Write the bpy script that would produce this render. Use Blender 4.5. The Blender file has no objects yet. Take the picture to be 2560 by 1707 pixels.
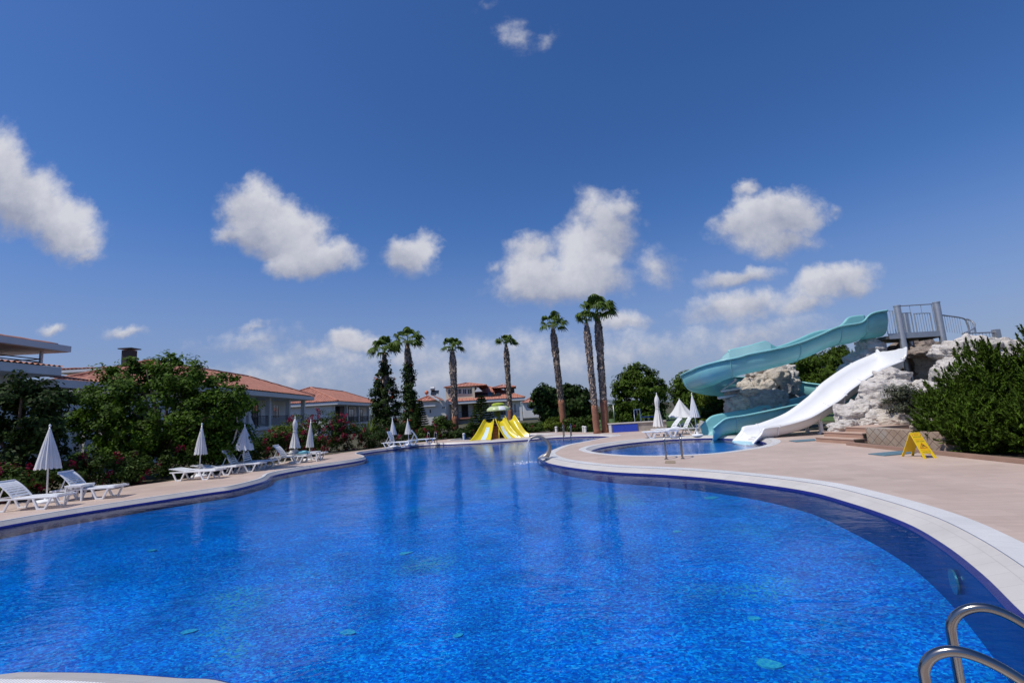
import bpy, bmesh, math, random
import numpy as np
from mathutils import Vector, Matrix, noise, geometry

random.seed(7); rng = np.random.default_rng(7)
scene = bpy.context.scene
C = scene.collection
R_ = math.radians

# ------------------------------------------------------------------ camera
F = 1209.0; PW, PH = 2560.0, 1707.0; EYE = 1.8
_up = Vector(((760 - PW / 2) / F, -(-7700 - PH / 2) / F, -1)).normalized()
_fw = Vector((0, 0, -1)); _y = (_fw - _fw.dot(_up) * _up).normalized(); _x = _y.cross(_up)
RM = Matrix((_x, _y, _up))
cd = bpy.data.cameras.new('camera'); cam = bpy.data.objects.new('camera', cd); C.objects.link(cam)
cd.sensor_width = 36; cd.lens = F / PW * 36; cd.clip_start = .05; cd.clip_end = 6000
cam.matrix_world = Matrix.Translation((0, 0, EYE)) @ RM.to_4x4()
scene.camera = cam

def ray(px, py): return RM @ Vector(((px - PW / 2) / F, -(py - PH / 2) / F, -1))
def G(px, py, z=0.0):
    d = ray(px, py); t = (z - EYE) / d.z
    return Vector((d.x * t, d.y * t, z))
def at(px, py, Y):
    d = ray(px, py); t = Y / d.y
    return Vector((d.x * t, Y, EYE + d.z * t))
def topz(px, py, base):
    """height of the point seen at (px,py) above a base point at the same depth"""
    return at(px, py, base[1]).z

# ------------------------------------------------------------------ light, sky
SUN_EL, SUN_AZ = 58.0, 242.0           # azimuth clockwise from +Y
sd = Vector((math.sin(R_(SUN_AZ)) * math.cos(R_(SUN_EL)), math.cos(R_(SUN_AZ)) * math.cos(R_(SUN_EL)), math.sin(R_(SUN_EL))))
sl = bpy.data.lights.new('sun', 'SUN'); sl.energy = 3.9; sl.angle = R_(.53); sl.color = (1, .95, .87)
so = bpy.data.objects.new('sun', sl); C.objects.link(so)
so.rotation_euler = sd.to_track_quat('Z', 'Y').to_euler()
scene.view_settings.view_transform = 'Standard'; scene.view_settings.look = 'None'
scene.view_settings.exposure = 0.0; scene.view_settings.gamma = 1
scene.view_settings.use_curve_mapping = False
scene.cycles.use_denoising = True
scene.cycles.max_bounces = 10; scene.cycles.transparent_max_bounces = 16
scene.cycles.caustics_reflective = False; scene.cycles.caustics_refractive = False
scene.cycles.sample_clamp_indirect = 6

class NT:
    """small helper for writing node trees"""
    def __init__(s, tree): s.t = tree; tree.nodes.clear()
    def n(s, kind, **kw):
        nd = s.t.nodes.new(kind)
        for k, v in kw.items():
            if k.startswith('i_'): s.set(nd.inputs[k[2:].replace('_', ' ')], v)
            else: setattr(nd, k, v)
        return nd
    def set(s, inp, v):
        if hasattr(v, 'is_output'): s.t.links.new(v, inp)
        elif hasattr(v, 'outputs'): s.t.links.new(v.outputs[0], inp)
        else: inp.default_value = v
    def m(s, op, a, b=0.0, c=0.0, clamp=False):
        nd = s.t.nodes.new('ShaderNodeMath'); nd.operation = op; nd.use_clamp = clamp
        for i, v in enumerate((a, b, c)): s.set(nd.inputs[i], v)
        return nd.outputs[0]
    def v(s, op, a, b=(0, 0, 0), scale=None):
        nd = s.t.nodes.new('ShaderNodeVectorMath'); nd.operation = op
        s.set(nd.inputs[0], a); s.set(nd.inputs[1], b)
        if scale is not None: s.set(nd.inputs['Scale'], scale)
        return nd.outputs[1] if op in ('LENGTH', 'DOT_PRODUCT') else nd.outputs[0]
    def noise(s, vec, scale, detail=4, rough=.55, dims='3D', dist=0.0, col=False):
        nd = s.t.nodes.new('ShaderNodeTexNoise'); nd.noise_dimensions = dims
        s.set(nd.inputs['Vector'], vec); nd.inputs['Scale'].default_value = scale
        nd.inputs['Detail'].default_value = detail; nd.inputs['Roughness'].default_value = rough
        nd.inputs['Distortion'].default_value = dist
        return nd.outputs[1] if col else nd.outputs[0]
    def mix(s, f, a, b, typ='RGBA', blend='MIX'):
        nd = s.t.nodes.new('ShaderNodeMix'); nd.data_type = typ
        if typ == 'RGBA': nd.blend_type = blend
        off = {'RGBA': 6, 'FLOAT': 2, 'VECTOR': 4}[typ]
        s.set(nd.inputs[0], f); s.set(nd.inputs[off], a); s.set(nd.inputs[off + 1], b)
        return nd.outputs[{'RGBA': 2, 'FLOAT': 0, 'VECTOR': 1}[typ]]
    def ramp(s, f, stops, interp='LINEAR'):
        nd = s.t.nodes.new('ShaderNodeValToRGB'); nd.color_ramp.interpolation = interp
        e = nd.color_ramp.elements
        while len(e) < len(stops): e.new(.5)
        for el, (p, c) in zip(e, stops):
            el.position = p; el.color = (*c, 1) if not isinstance(c, (int, float)) else (c, c, c, 1)
        s.set(nd.inputs[0], f); return nd.outputs[0]
    def rng(s, f, a, b, c=0.0, d=1.0, smooth=False):
        nd = s.t.nodes.new('ShaderNodeMapRange')
        if smooth: nd.interpolation_type = 'SMOOTHSTEP'
        for i, v in enumerate((f, a, b, c, d)): s.set(nd.inputs[i], v)
        return nd.outputs[0]

world = bpy.data.worlds.new('World'); scene.world = world; world.use_nodes = True
nt = NT(world.node_tree)
sky = nt.n('ShaderNodeTexSky', sky_type='NISHITA', sun_disc=False, sun_elevation=R_(SUN_EL), sun_rotation=R_(SUN_AZ),
           air_density=1.0, dust_density=0.6, ozone_density=3.0)
hs = nt.n('ShaderNodeHueSaturation', i_Saturation=1.22, i_Value=.9, i_Color=sky.outputs[0])
SKYC = nt.v('MULTIPLY', hs.outputs[0], (.88, .98, 1.27))
tc = nt.n('ShaderNodeTexCoord'); dirv = tc.outputs['Generated']
sx = nt.n('ShaderNodeSeparateXYZ'); nt.set(sx.inputs[0], dirv)
yy = nt.m('MAXIMUM', sx.outputs[1], .04)
P0 = nt.n('ShaderNodeCombineXYZ'); nt.set(P0.inputs[0], nt.m('DIVIDE', sx.outputs[0], yy)); nt.set(P0.inputs[1], nt.m('DIVIDE', sx.outputs[2], yy))
P0 = P0.outputs[0]
w1 = nt.noise(P0, 5.5, 5, .6, col=True); w2 = nt.noise(P0, 26, 4, .6, col=True)
Pw = nt.v('ADD', P0, nt.v('SCALE', nt.v('SUBTRACT', w1, (.5, .5, .5)), scale=.10))
Pw = nt.v('ADD', Pw, nt.v('SCALE', nt.v('SUBTRACT', w2, (.5, .5, .5)), scale=.035))
def uv_of(px, py):
    d = ray(px, py); return d.x / d.y, d.z / d.y
# cumulus seen in the sky: photo centre, radii (in tangent units), tilt, strength
CL = [(-30, 430, .085, .10, 0, 1.15), (60, 500, .10, .075, -35, 1.15), (160, 565, .085, .06, -30, 1.0), (205, 625, .035, .02, 0, .6),
      (655, 545, .085, .065, -25, 1.25), (705, 565, .075, .06, -30, 1.2), (765, 560, .05, .045, -30, .8), (720, 590, .085, .06, -35, 1.3), (800, 650, .075, .045, 0, 1.15), (655, 505, .04, .03, 0, 1.0), (590, 575, .05, .025, 10, .8), (730, 670, .05, .028, 0, .9),
      (1010, 650, .045, .04, -20, .85), (1045, 625, .04, .04, -40, .85), (1000, 615, .03, .03, 0, .6),
      (1400, 700, .125, .05, 0, 1.0), (1340, 690, .075, .06, 0, 1.0), (1440, 705, .12, .045, 0, .9), (1470, 630, .09, .075, 45, .95), (1530, 555, .06, .07, 0, .85), (1560, 510, .04, .04, 0, .7), (1480, 510, .04, .04, 0, .55), (1330, 620, .05, .035, 0, .7), (1640, 660, .05, .05, 50, .45), (1380, 725, .13, .025, 0, .8),
      (1920, 555, .10, .055, 12, 1.15), (1980, 545, .065, .05, 0, 1.15), (1960, 610, .075, .03, 0, .8), (1865, 485, .03, .022, 25, .6), (1830, 560, .04, .03, 0, .8), (2085, 530, .02, .016, 0, .4),
      (1850, 700, .075, .022, 5, .75), (2080, 710, .085, .03, 15, .95), (2130, 725, .05, .025, 0, .8), (2010, 765, .07, .025, 10, .7),
      (1850, 770, .12, .03, 0, .75), (1880, 830, .16, .035, 0, .45), (1550, 810, .07, .02, 0, .6),
      (868, 845, .045, .022, 0, .95), (905, 860, .04, .018, 0, .8), (770, 880, .12, .022, 0, .45), (1000, 890, .25, .03, 0, .42), (1250, 870, .2, .03, 0, .38), (1150, 930, .4, .04, 0, .38),
      (118, 818, .028, .012, 0, .55), (315, 830, .05, .012, 0, .5), (640, 815, .03, .01, 0, .35), (1480, 890, .3, .045, 0, .42), (640, 930, .3, .03, 0, .35),
      (1300, 95, .035, .04, 20, .30), (1365, 90, .04, .02, 40, .27), (1210, 15, .03, .02, 0, .30), (1240, 660, .02, .015, 0, .4), (640, 850, .12, .02, 0, .3)]
dens = None; wsum = 0.0; hsum = 0.0
for px, py, a, b, rot, amp in CL:
    u, v = uv_of(px, py)
    rotn = nt.n('ShaderNodeVectorRotate', rotation_type='Z_AXIS'); nt.set(rotn.inputs['Vector'], nt.v('SUBTRACT', Pw, (u, v, 0))); rotn.inputs['Angle'].default_value = R_(-rot)
    q = nt.v('MULTIPLY', rotn.outputs[0], (1 / (a * 1.35), 1 / (b * 1.35), 0))
    mm = nt.m('MULTIPLY', nt.m('SUBTRACT', 1.0, nt.v('LENGTH', q)), amp)
    w = nt.m('MAXIMUM', mm, 0.0)
    sq = nt.n('ShaderNodeSeparateXYZ'); nt.set(sq.inputs[0], q)
    hsum = nt.m('MULTIPLY_ADD', w, sq.outputs[1], hsum); wsum = nt.m('ADD', w, wsum)
    dens = mm if dens is None else nt.m('SMOOTH_MAX', dens, mm, .12)
f1 = nt.noise(P0, 9, 9, .62); f2 = nt.noise(P0, 30, 8, .68)
d = nt.m('ADD', dens, nt.m('MULTIPLY', nt.m('SUBTRACT', f1, .5), .78))
d = nt.m('ADD', d, nt.m('MULTIPLY', nt.m('SUBTRACT', f2, .5), .42))
alpha = nt.rng(d, -.02, .60, 0, .97, True)
front = nt.m('GREATER_THAN', sx.outputs[1], .05)
alpha = nt.m('MULTIPLY', alpha, front)
hgt = nt.m('DIVIDE', hsum, nt.m('ADD', wsum, .05))
lit = nt.m('ADD', nt.m('MULTIPLY', hgt, .95), nt.m('ADD', nt.m('MULTIPLY', nt.m('SUBTRACT', f1, .5), 1.5), nt.m('MULTIPLY_ADD', nt.m('SUBTRACT', f2, .5), .5, .55)), clamp=True)
ccol = nt.mix(lit, (3.2, 3.5, 4.6, 1), (6.5, 6.6, 7.2, 1))
# thin veil of humid air low over the horizon
veil = nt.rng(sx.outputs[2], .0, .38, .72, 0.0, True)
skyv = nt.mix(veil, SKYC, (2.5, 2.95, 4.7, 1))
bg = nt.n('ShaderNodeBackground', i_Color=nt.mix(alpha, skyv, ccol), i_Strength=.1)
wo = nt.n('ShaderNodeOutputWorld'); nt.set(wo.inputs[0], bg.outputs[0])

# ------------------------------------------------------------------ materials
def mat(name, col, rough=.6, var=.12, vscale=4.0, bump=0.0, bscale=40.0, metal=0.0, spec=.5, island=0.0, transl=0.0, col2=None, detail=4, coat=0.0, stretch=None):
    m = bpy.data.materials.new(name); m.use_nodes = True; t = NT(m.node_tree)
    out = t.n('ShaderNodeOutputMaterial'); p = t.n('ShaderNodeBsdfPrincipled')
    c = (*col, 1)
    tcn = t.n('ShaderNodeTexCoord'); oc = tcn.outputs['Object']
    if stretch: oc = t.v('MULTIPLY', oc, stretch)
    base = c
    if var or col2:
        f = t.noise(oc, vscale, detail, .6)
        f = t.rng(f, .28, .72)
        dark = tuple(x * (1 - var) for x in col); light = tuple(min(1, x * (1 + var)) for x in col)
        if col2: dark = col2
        base = t.mix(f, (*dark, 1), (*light, 1))
    if island:
        gi = t.n('ShaderNodeNewGeometry')
        fi = t.rng(gi.outputs['Random Per Island'], 0, 1, 1 - island, 1 + island)
        base = t.v('MULTIPLY', base, nt_comb(t, fi))
    t.set(p.inputs['Base Color'], base)
    p.inputs['Roughness'].default_value = rough; p.inputs['Metallic'].default_value = metal
    p.inputs['Specular IOR Level'].default_value = spec
    if coat: p.inputs['Coat Weight'].default_value = coat; p.inputs['Coat Roughness'].default_value = .08
    if bump:
        b = t.n('ShaderNodeBump', i_Strength=bump, i_Distance=.02); t.set(b.inputs['Height'], t.noise(oc, bscale, 5, .6)); t.set(p.inputs['Normal'], b)
    if transl:
        tr = t.n('ShaderNodeBsdfTranslucent'); t.set(tr.inputs[0], base)
        mx = t.n('ShaderNodeMixShader'); mx.inputs[0].default_value = transl
        t.set(mx.inputs[1], p.outputs[0]); t.set(mx.inputs[2], tr.outputs[0]); t.set(out.inputs[0], mx.outputs[0])
    else: t.set(out.inputs[0], p.outputs[0])
    return m
def nt_comb(t, f):
    c = t.n('ShaderNodeCombineXYZ')
    for i in range(3): t.set(c.inputs[i], f)
    return c.outputs[0]

# ------------------------------------------------------------------ object helpers
def tag(o, label=None, cat=None, group=None, kind=None):
    if label: o['label'] = label
    if cat: o['category'] = cat
    if group: o['group'] = group
    if kind: o['kind'] = kind
    return o
def thing(name, label, cat, loc=(0, 0, 0), rz=0.0, group=None):
    o = bpy.data.objects.new(name, None); C.objects.link(o); o.empty_display_size = .2
    o.location = loc; o.rotation_euler = (0, 0, rz)
    return tag(o, label, cat, group)
def chain(o):
    m = Matrix.Identity(4)
    while o is not None: m = o.matrix_basis @ m; o = o.parent
    return m
class MB:
    def __init__(s): s.v = []; s.f = []
    def add(s, vs, fs):
        o = len(s.v); s.v += [tuple(p) for p in vs]; s.f += [tuple(i + o for i in f) for f in fs]; return s
    def box(s, c, size, rz=0.0, mtx=None):
        hx, hy, hz = (x / 2 for x in size); M = Matrix.Translation(c) @ (mtx or Matrix.Rotation(rz, 4, 'Z'))
        vs = [M @ Vector((x, y, z)) for z in (-hz, hz) for x, y in ((-hx, -hy), (hx, -hy), (hx, hy), (-hx, hy))]
        return s.add(vs, [(3, 2, 1, 0), (4, 5, 6, 7), (0, 1, 5, 4), (1, 2, 6, 5), (2, 3, 7, 6), (3, 0, 4, 7)])
    def beam(s, a, b, w, h, up=(0, 0, 1)):
        a, b = Vector(a), Vector(b); d = b - a; L = d.length; d.normalize()
        x = d.cross(Vector(up))
        if x.length < 1e-4: x = d.cross(Vector((1, 0, 0)))
        x.normalize(); z = x.cross(d)
        M = Matrix((x, d, z)).transposed().to_4x4()
        return s.box((a + b) / 2, (w, L, h), mtx=M)
    def tube(s, pts, r, seg=10, cap=True, closed=False):
        pts = [Vector(p) for p in pts]; n = len(pts)
        rs = r if isinstance(r, (list, tuple)) else [r] * n
        ref = Vector((0, 0, 1)); vs = []; prev = None
        for i, p in enumerate(pts):
            if closed: t = pts[(i + 1) % n] - pts[i - 1]
            else: t = pts[min(i + 1, n - 1)] - pts[max(i - 1, 0)]
            if t.length < 1e-9: t = Vector((0, 0, 1))
            t.normalize()
            if prev is None:
                x = t.cross(ref)
                if x.length < .05: x = t.cross(Vector((1, 0, 0)))
            else: x = prev - prev.dot(t) * t
            x.normalize(); prev = x; y = t.cross(x)
            for k in range(seg):
                a = 2 * math.pi * k / seg; vs.append(p + (x * math.cos(a) + y * math.sin(a)) * rs[i])
        fs = []
        for i in range(n if closed else n - 1):
            j = (i + 1) % n
            for k in range(seg):
                k2 = (k + 1) % seg; fs.append((i * seg + k, i * seg + k2, j * seg + k2, j * seg + k))
        if cap and not closed: fs += [tuple(range(seg - 1, -1, -1)), tuple((n - 1) * seg + k for k in range(seg))]
        return s.add(vs, fs)
    def lathe(s, prof, base=(0, 0, 0), seg=20, wob=None):
        b = Vector(base); vs = []; fs = []
        for i, (r, z) in enumerate(prof):
            for k in range(seg):
                a = 2 * math.pi * k / seg; rr = r if wob is None else wob(r, z, a)
                vs.append(b + Vector((rr * math.cos(a), rr * math.sin(a), z)))
        for i in range(len(prof) - 1):
            for k in range(seg):
                k2 = (k + 1) % seg; fs.append((i * seg + k, i * seg + k2, (i + 1) * seg + k2, (i + 1) * seg + k))
        return s.add(vs, fs)
    def prism(s, poly, z0, z1):
        n = len(poly); vs = [(x, y, z0) for x, y in poly] + [(x, y, z1) for x, y in poly]
        return s.add(vs, [tuple(range(n - 1, -1, -1)), tuple(range(n, 2 * n))] + [(i, (i + 1) % n, n + (i + 1) % n, n + i) for i in range(n)])
    def grid(s, rows, closed_u=False):
        nr, nc = len(rows), len(rows[0]); vs = [p for r in rows for p in r]; fs = []
        for i in range(nr - 1):
            for k in range(nc if closed_u else nc - 1):
                k2 = (k + 1) % nc; fs.append((i * nc + k, i * nc + k2, (i + 1) * nc + k2, (i + 1) * nc + k))
        return s.add(vs, fs)
    def build(s, name, material, parent=None, smooth=False, world=True, bevel=0.0, solid=0.0, auto=None):
        me = bpy.data.meshes.new(name)
        if parent is not None and world:
            inv = chain(parent).inverted(); vs = [inv @ Vector(p) for p in s.v]
        else: vs = s.v
        me.from_pydata([tuple(p) for p in vs], [], s.f); me.materials.append(material)
        if smooth or auto: me.polygons.foreach_set('use_smooth', [True] * len(me.polygons))
        o = bpy.data.objects.new(name, me); C.objects.link(o)
        if parent is not None: o.parent = parent
        if auto: me.set_sharp_from_angle(angle=R_(auto))
        if solid:
            md = o.modifiers.new('thick', 'SOLIDIFY'); md.thickness = solid; md.offset = 0
        if bevel:
            md = o.modifiers.new('bevel', 'BEVEL'); md.width = bevel; md.segments = 2; md.limit_method = 'ANGLE'; md.angle_limit = R_(40)
        return o
def catmull(pts, n=6, closed=False):
    P = [Vector(p) for p in pts]; N = len(P); out = []
    for i in range(N if closed else N - 1):
        if closed: p0, p1, p2, p3 = P[i - 1], P[i], P[(i + 1) % N], P[(i + 2) % N]
        else: p0, p1, p2, p3 = P[max(i - 1, 0)], P[i], P[i + 1], P[min(i + 2, N - 1)]
        for k in range(n):
            t = k / n
            out.append(.5 * ((2 * p1) + (p2 - p0) * t + (2 * p0 - 5 * p1 + 4 * p2 - p3) * t * t + (3 * p1 - p0 - 3 * p2 + p3) * t ** 3))
    if not closed: out.append(P[-1])
    return out
def copy_tree(o, parent=None):
    c = o.copy(); C.objects.link(c); c.parent = parent
    for ch in list(o.children): copy_tree(ch, c)
    return c
def np_mesh(name, V, Fq, material, parent=None, smooth=False, world=True):
    """fast mesh from numpy vertex (n,3) and face (m,k) arrays"""
    V = np.asarray(V, dtype=np.float64)
    if parent is not None and world:
        inv = np.array(chain(parent).inverted()); V = V @ inv[:3, :3].T + inv[:3, 3]
    me = bpy.data.meshes.new(name); n, k = Fq.shape
    me.vertices.add(len(V)); me.vertices.foreach_set('co', V.astype(np.float32).ravel())
    me.loops.add(n * k); me.loops.foreach_set('vertex_index', Fq.astype(np.int32).ravel())
    me.polygons.add(n); me.polygons.foreach_set('loop_start', np.arange(0, n * k, k, dtype=np.int32))
    me.update(calc_edges=True); me.materials.append(material)
    if smooth: me.polygons.foreach_set('use_smooth', [True] * n)
    o = bpy.data.objects.new(name, me); C.objects.link(o)
    if parent is not None: o.parent = parent
    return o
# ================================================================== SETTING: pools, deck, ground
WL = -.148
def px_poly(lst, z): return [G(x, y, z).to_2d() for x, y in lst]
main_px = [(0, 1685), (129, 1679), (291, 1682), (453, 1693), (582, 1706)]
left_px = [(0, 1318), (199, 1283), (398, 1252), (530, 1232), (584, 1224), (648, 1208), (671, 1199), (682, 1190), (721, 1181), (790, 1169), (859, 1159), (900, 1152),
           (917, 1146.5), (906, 1141.5), (895, 1138.5), (903, 1134.5), (925, 1131), (955, 1126.5), (1003, 1120.5), (1060, 1113), (1130, 1110.5), (1215, 1106.5), (1318, 1099.5), (1372, 1095), (1420, 1092.5), (1470, 1091), (1505, 1091),
           (1534, 1093.5), (1505, 1099), (1450, 1109.5), (1403, 1118.5), (1372, 1129), (1350, 1139), (1347, 1146), (1372, 1159), (1435, 1171), (1529, 1181), (1660, 1188), (1800, 1200), (1994, 1226), (2123, 1260), (2253, 1307), (2350, 1362), (2447, 1439), (2544, 1536)]
zl = -.12
mp = px_poly(left_px, zl)
# the near end of the pool lies just outside the frame: its right wall, the ladder corner and the near edge
mp += [Vector((3.62, 3.5)), Vector((3.3, 2.9)), Vector((2.6, 2.5)), Vector((1.5, 2.4)), Vector((.2, 2.7)), Vector((-1.2, 3.35))]
mp += px_poly(main_px[::-1], zl) + [Vector((-6.2, 4.0)), Vector((-8.5, 4.3)), Vector((-11.0, 5.6)), Vector((-12.2, 7.6)), Vector((-12.0, 9.6))]
main_pool = [p.to_2d() for p in catmull([p.to_3d() for p in mp], 5, True)]
sp = px_poly([(1479, 1128), (1500, 1120), (1546, 1112), (1600, 1105.5), (1653, 1101), (1701, 1098), (1772, 1096), (1840, 1098), (1900, 1104), (1915, 1112), (1890, 1123), (1839, 1132), (1778, 1140), (1710, 1144), (1640, 1145.5), (1577, 1144.5), (1515, 1139), (1487, 1133)], zl)
slide_pool = [p.to_2d() for p in catmull([p.to_3d() for p in sp], 5, True)]
kp = px_poly([(1129, 1104.2), (1160, 1103.4), (1230, 1101.2), (1310, 1096.5), (1362, 1091.5), (1382, 1088.5), (1340, 1087.5), (1290, 1090), (1220, 1094), (1160, 1099)], zl)
kid_pool = [p.to_2d() for p in catmull([p.to_3d() for p in kp], 5, True)]
def area(poly): return sum(a.x * b.y - b.x * a.y for a, b in zip(poly, poly[1:] + poly[:1])) / 2
def ccw(poly): return poly if area(poly) > 0 else poly[::-1]
def resample(poly, step):
    out = []; N = len(poly)
    for i in range(N):
        a, b = poly[i], poly[(i + 1) % N]; n = max(1, int(round((b - a).length / step)))
        if (b - a).length < step * .3: continue
        for k in range(n): out.append(a.lerp(b, k / n))
    return out
def offset(poly, w, smooth=2):
    N = len(poly); out = []; wf = w if callable(w) else (lambda p: w)
    for i in range(N):
        t = (poly[(i + smooth) % N] - poly[i - smooth]).normalized()
        out.append(poly[i] + Vector((t.y, -t.x)) * wf(poly[i]))     # outward for ccw
    return out
main_pool, slide_pool, kid_pool = (resample(ccw(p), st) for p, st in ((main_pool, .25), (slide_pool, .15), (kid_pool, .25)))

deck_mat = bpy.data.materials.new('travertine_deck'); deck_mat.use_nodes = True
t = NT(deck_mat.node_tree); out = t.n('ShaderNodeOutputMaterial'); p = t.n('ShaderNodeBsdfPrincipled', i_Roughness=.55)
oc = t.n('ShaderNodeTexCoord').outputs['Object']
br = t.n('ShaderNodeTexBrick', offset=.5, i_Scale=1.0, i_Mortar_Size=.004, i_Brick_Width=.6, i_Row_Height=.4, i_Bias=0.0)
rot = t.n('ShaderNodeVectorRotate', rotation_type='Z_AXIS', i_Angle=R_(12)); t.set(rot.inputs['Vector'], oc); t.set(br.inputs['Vector'], rot.outputs[0])
br.inputs['Color1'].default_value = (.49, .375, .31, 1); br.inputs['Color2'].default_value = (.545, .425, .355, 1); br.inputs['Mortar'].default_value = (.44, .345, .285, 1)
st1 = t.rng(t.noise(t.v('MULTIPLY', oc, (1, 1, 1)), .35, 5, .65), .3, .7, .86, 1.1)
vein = t.rng(t.noise(t.v('MULTIPLY', rot.outputs[0], (.8, 7, 1)), 1.6, 5, .6), .3, .7, .92, 1.08)
wet = t.rng(t.noise(oc, 1.7, 3, .5), .60, .78, 1.0, .9)
k = t.m('MULTIPLY', t.m('MULTIPLY', st1, vein), wet)
t.set(p.inputs['Base Color'], t.v('MULTIPLY', br.outputs[0], nt_comb(t, k)))
b = t.n('ShaderNodeBump', i_Strength=.15, i_Distance=.01); t.set(b.inputs['Height'], t.noise(oc, 60, 4, .6)); t.set(p.inputs['Normal'], b)
t.set(out.inputs[0], p.outputs[0])

def tile_mat(name, c1, c2, mortar, w, h, rough=.4, msize=.006, polar=False):
    m = bpy.data.materials.new(name); m.use_nodes = True; t = NT(m.node_tree)
    out = t.n('ShaderNodeOutputMaterial'); p = t.n('ShaderNodeBsdfPrincipled', i_Roughness=rough)
    uv = t.n('ShaderNodeUVMap').outputs[0]
    br = t.n('ShaderNodeTexBrick', offset=.5, i_Scale=1.0, i_Mortar_Size=msize, i_Brick_Width=w, i_Row_Height=h); t.set(br.inputs['Vector'], uv)
    br.inputs['Color1'].default_value = (*c1, 1); br.inputs['Color2'].default_value = (*c2, 1); br.inputs['Mortar'].default_value = (*mortar, 1)
    oc = t.n('ShaderNodeTexCoord').outputs['Object']
    k = t.rng(t.noise(oc, 1.3, 5, .65), .3, .7, .9, 1.06)
    t.set(p.inputs['Base Color'], t.v('MULTIPLY', br.outputs[0], nt_comb(t, k))); t.set(out.inputs[0], p.outputs[0]); return m
white_cop = tile_mat('white_grate', (.80, .79, .77), (.75, .74, .72), (.38, .37, .36), .03, 3.0, .35, .004)
beige_cop = tile_mat('beige_coping_tile', (.56, .53, .49), (.54, .505, .465), (.46, .43, .4), .33, .2, .4, .005)
navy_lip = tile_mat('navy_edge_tile', (.010, .011, .12), (.014, .016, .15), (.02, .025, .15), .06, .06, .2, .004)
navy_wall = tile_mat('navy_mosaic', (.002, .011, .12), (.004, .018, .16), (.008, .025, .14), .045, .045, .3, .003)

def ring(name, A, za, B, zb, material, vw):
    """band between two matching outlines, with running-length uv"""
    n = len(A); V = []; F_ = []; U = []
    s = 0.0
    for i in range(n + 1):
        a, b = A[i % n], B[i % n]
        V += [(a.x, a.y, za(a.x, a.y) if callable(za) else za), (b.x, b.y, zb)]; U += [(s, 0), (s, vw)]
        s += (A[(i + 1) % n] - A[i % n]).length
    for i in range(n): F_.append((2 * i, 2 * i + 2, 2 * i + 3, 2 * i + 1))
    me = bpy.data.meshes.new(name); me.from_pydata(V, [], F_); me.materials.append(material)
    ul = me.uv_layers.new(name='UVMap')
    for l in me.loops: ul.data[l.index].uv = U[l.vertex_index]
    o = bpy.data.objects.new(name, me); C.objects.link(o); tag(o, kind='structure')
    return o
def inside(poly, x, y):
    c = False; n = len(poly); j = n - 1
    for i in range(n):
        a, b = poly[i], poly[j]
        if (a.y > y) != (b.y > y) and x < (b.x - a.x) * (y - a.y) / (b.y - a.y) + a.x: c = not c
        j = i
    return c
def sheet(name, outer, holes, z, material, fill=0.0):
    vs = []; es = []; zf = z if callable(z) else (lambda x, y: z)
    for poly in [outer] + holes:
        o = len(vs); n = len(poly); vs += [Vector((p.x, p.y)) for p in poly]; es += [(o + i, o + (i + 1) % n) for i in range(n)]
    if fill:
        xs = [p.x for p in outer]; ys = [p.y for p in outer]
        for gx in np.arange(min(xs), max(xs), fill):
            for gy in np.arange(min(ys), max(ys), fill):
                if inside(outer, gx, gy): vs.append(Vector((gx, gy)))
    r = geometry.delaunay_2d_cdt(vs, es, [], 0, 1e-5)
    V, Fc = r[0], r[2]; keep = []
    for f in Fc:
        cx = sum(V[i].x for i in f) / len(f); cy = sum(V[i].y for i in f) / len(f)
        if inside(outer, cx, cy) and not any(inside(h, cx, cy) for h in holes): keep.append(f)
    mb = MB(); mb.v = [(p.x, p.y, zf(p.x, p.y)) for p in V]; mb.f = [tuple(f) if True else f for f in keep]
    o = mb.build(name, material); tag(o, kind='structure')
    bm = bmesh.new(); bm.from_mesh(o.data)
    for f in bm.faces:
        if f.normal.z < 0: f.normal_flip()
    bmesh.ops.delete(bm, geom=[v for v in bm.verts if not v.link_faces], context='VERTS'); bm.to_mesh(o.data); bm.free()
    return o

# water: clear, with fresnel reflection and small ripples
def water_mat(name, tint):
    m = bpy.data.materials.new(name); m.use_nodes = True; t = NT(m.node_tree)
    out = t.n('ShaderNodeOutputMaterial'); oc = t.n('ShaderNodeTexCoord').outputs['Object']
    h1 = t.noise(t.v('MULTIPLY', oc, (.75, 1.1, 1)), 2.2, 3, .55, dist=.6)
    h2 = t.noise(t.v('MULTIPLY', oc, (.8, 1.2, 1)), 9.0, 3, .6, dist=.4)
    calm = t.rng(t.noise(oc, .22, 3, .5), .35, .65, .45, 1.15)
    h = t.m('ADD', t.m('MULTIPLY', h1, .046), t.m('MULTIPLY', h2, .013))
    h = t.m('MULTIPLY', h, calm)
    bp = t.n('ShaderNodeBump', i_Strength=.34, i_Distance=1.0); t.set(bp.inputs['Height'], h)
    fr = t.n('ShaderNodeFresnel', i_IOR=1.26); t.set(fr.inputs['Normal'], bp.outputs[0])
    gl = t.n('ShaderNodeBsdfGlossy', i_Roughness=.015); t.set(gl.inputs['Normal'], bp.outputs[0])
    tr = t.n('ShaderNodeBsdfTransparent', i_Color=(*tint, 1))
    mx = t.n('ShaderNodeMixShader'); t.set(mx.inputs[0], t.m('MULTIPLY', fr.outputs[0], .85)); t.set(mx.inputs[1], tr.outputs[0]); t.set(mx.inputs[2], gl.outputs[0])
    t.set(out.inputs[0], mx.outputs[0]); return m
water_m = water_mat('pool_water', (.45, .87, 1.0))

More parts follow.
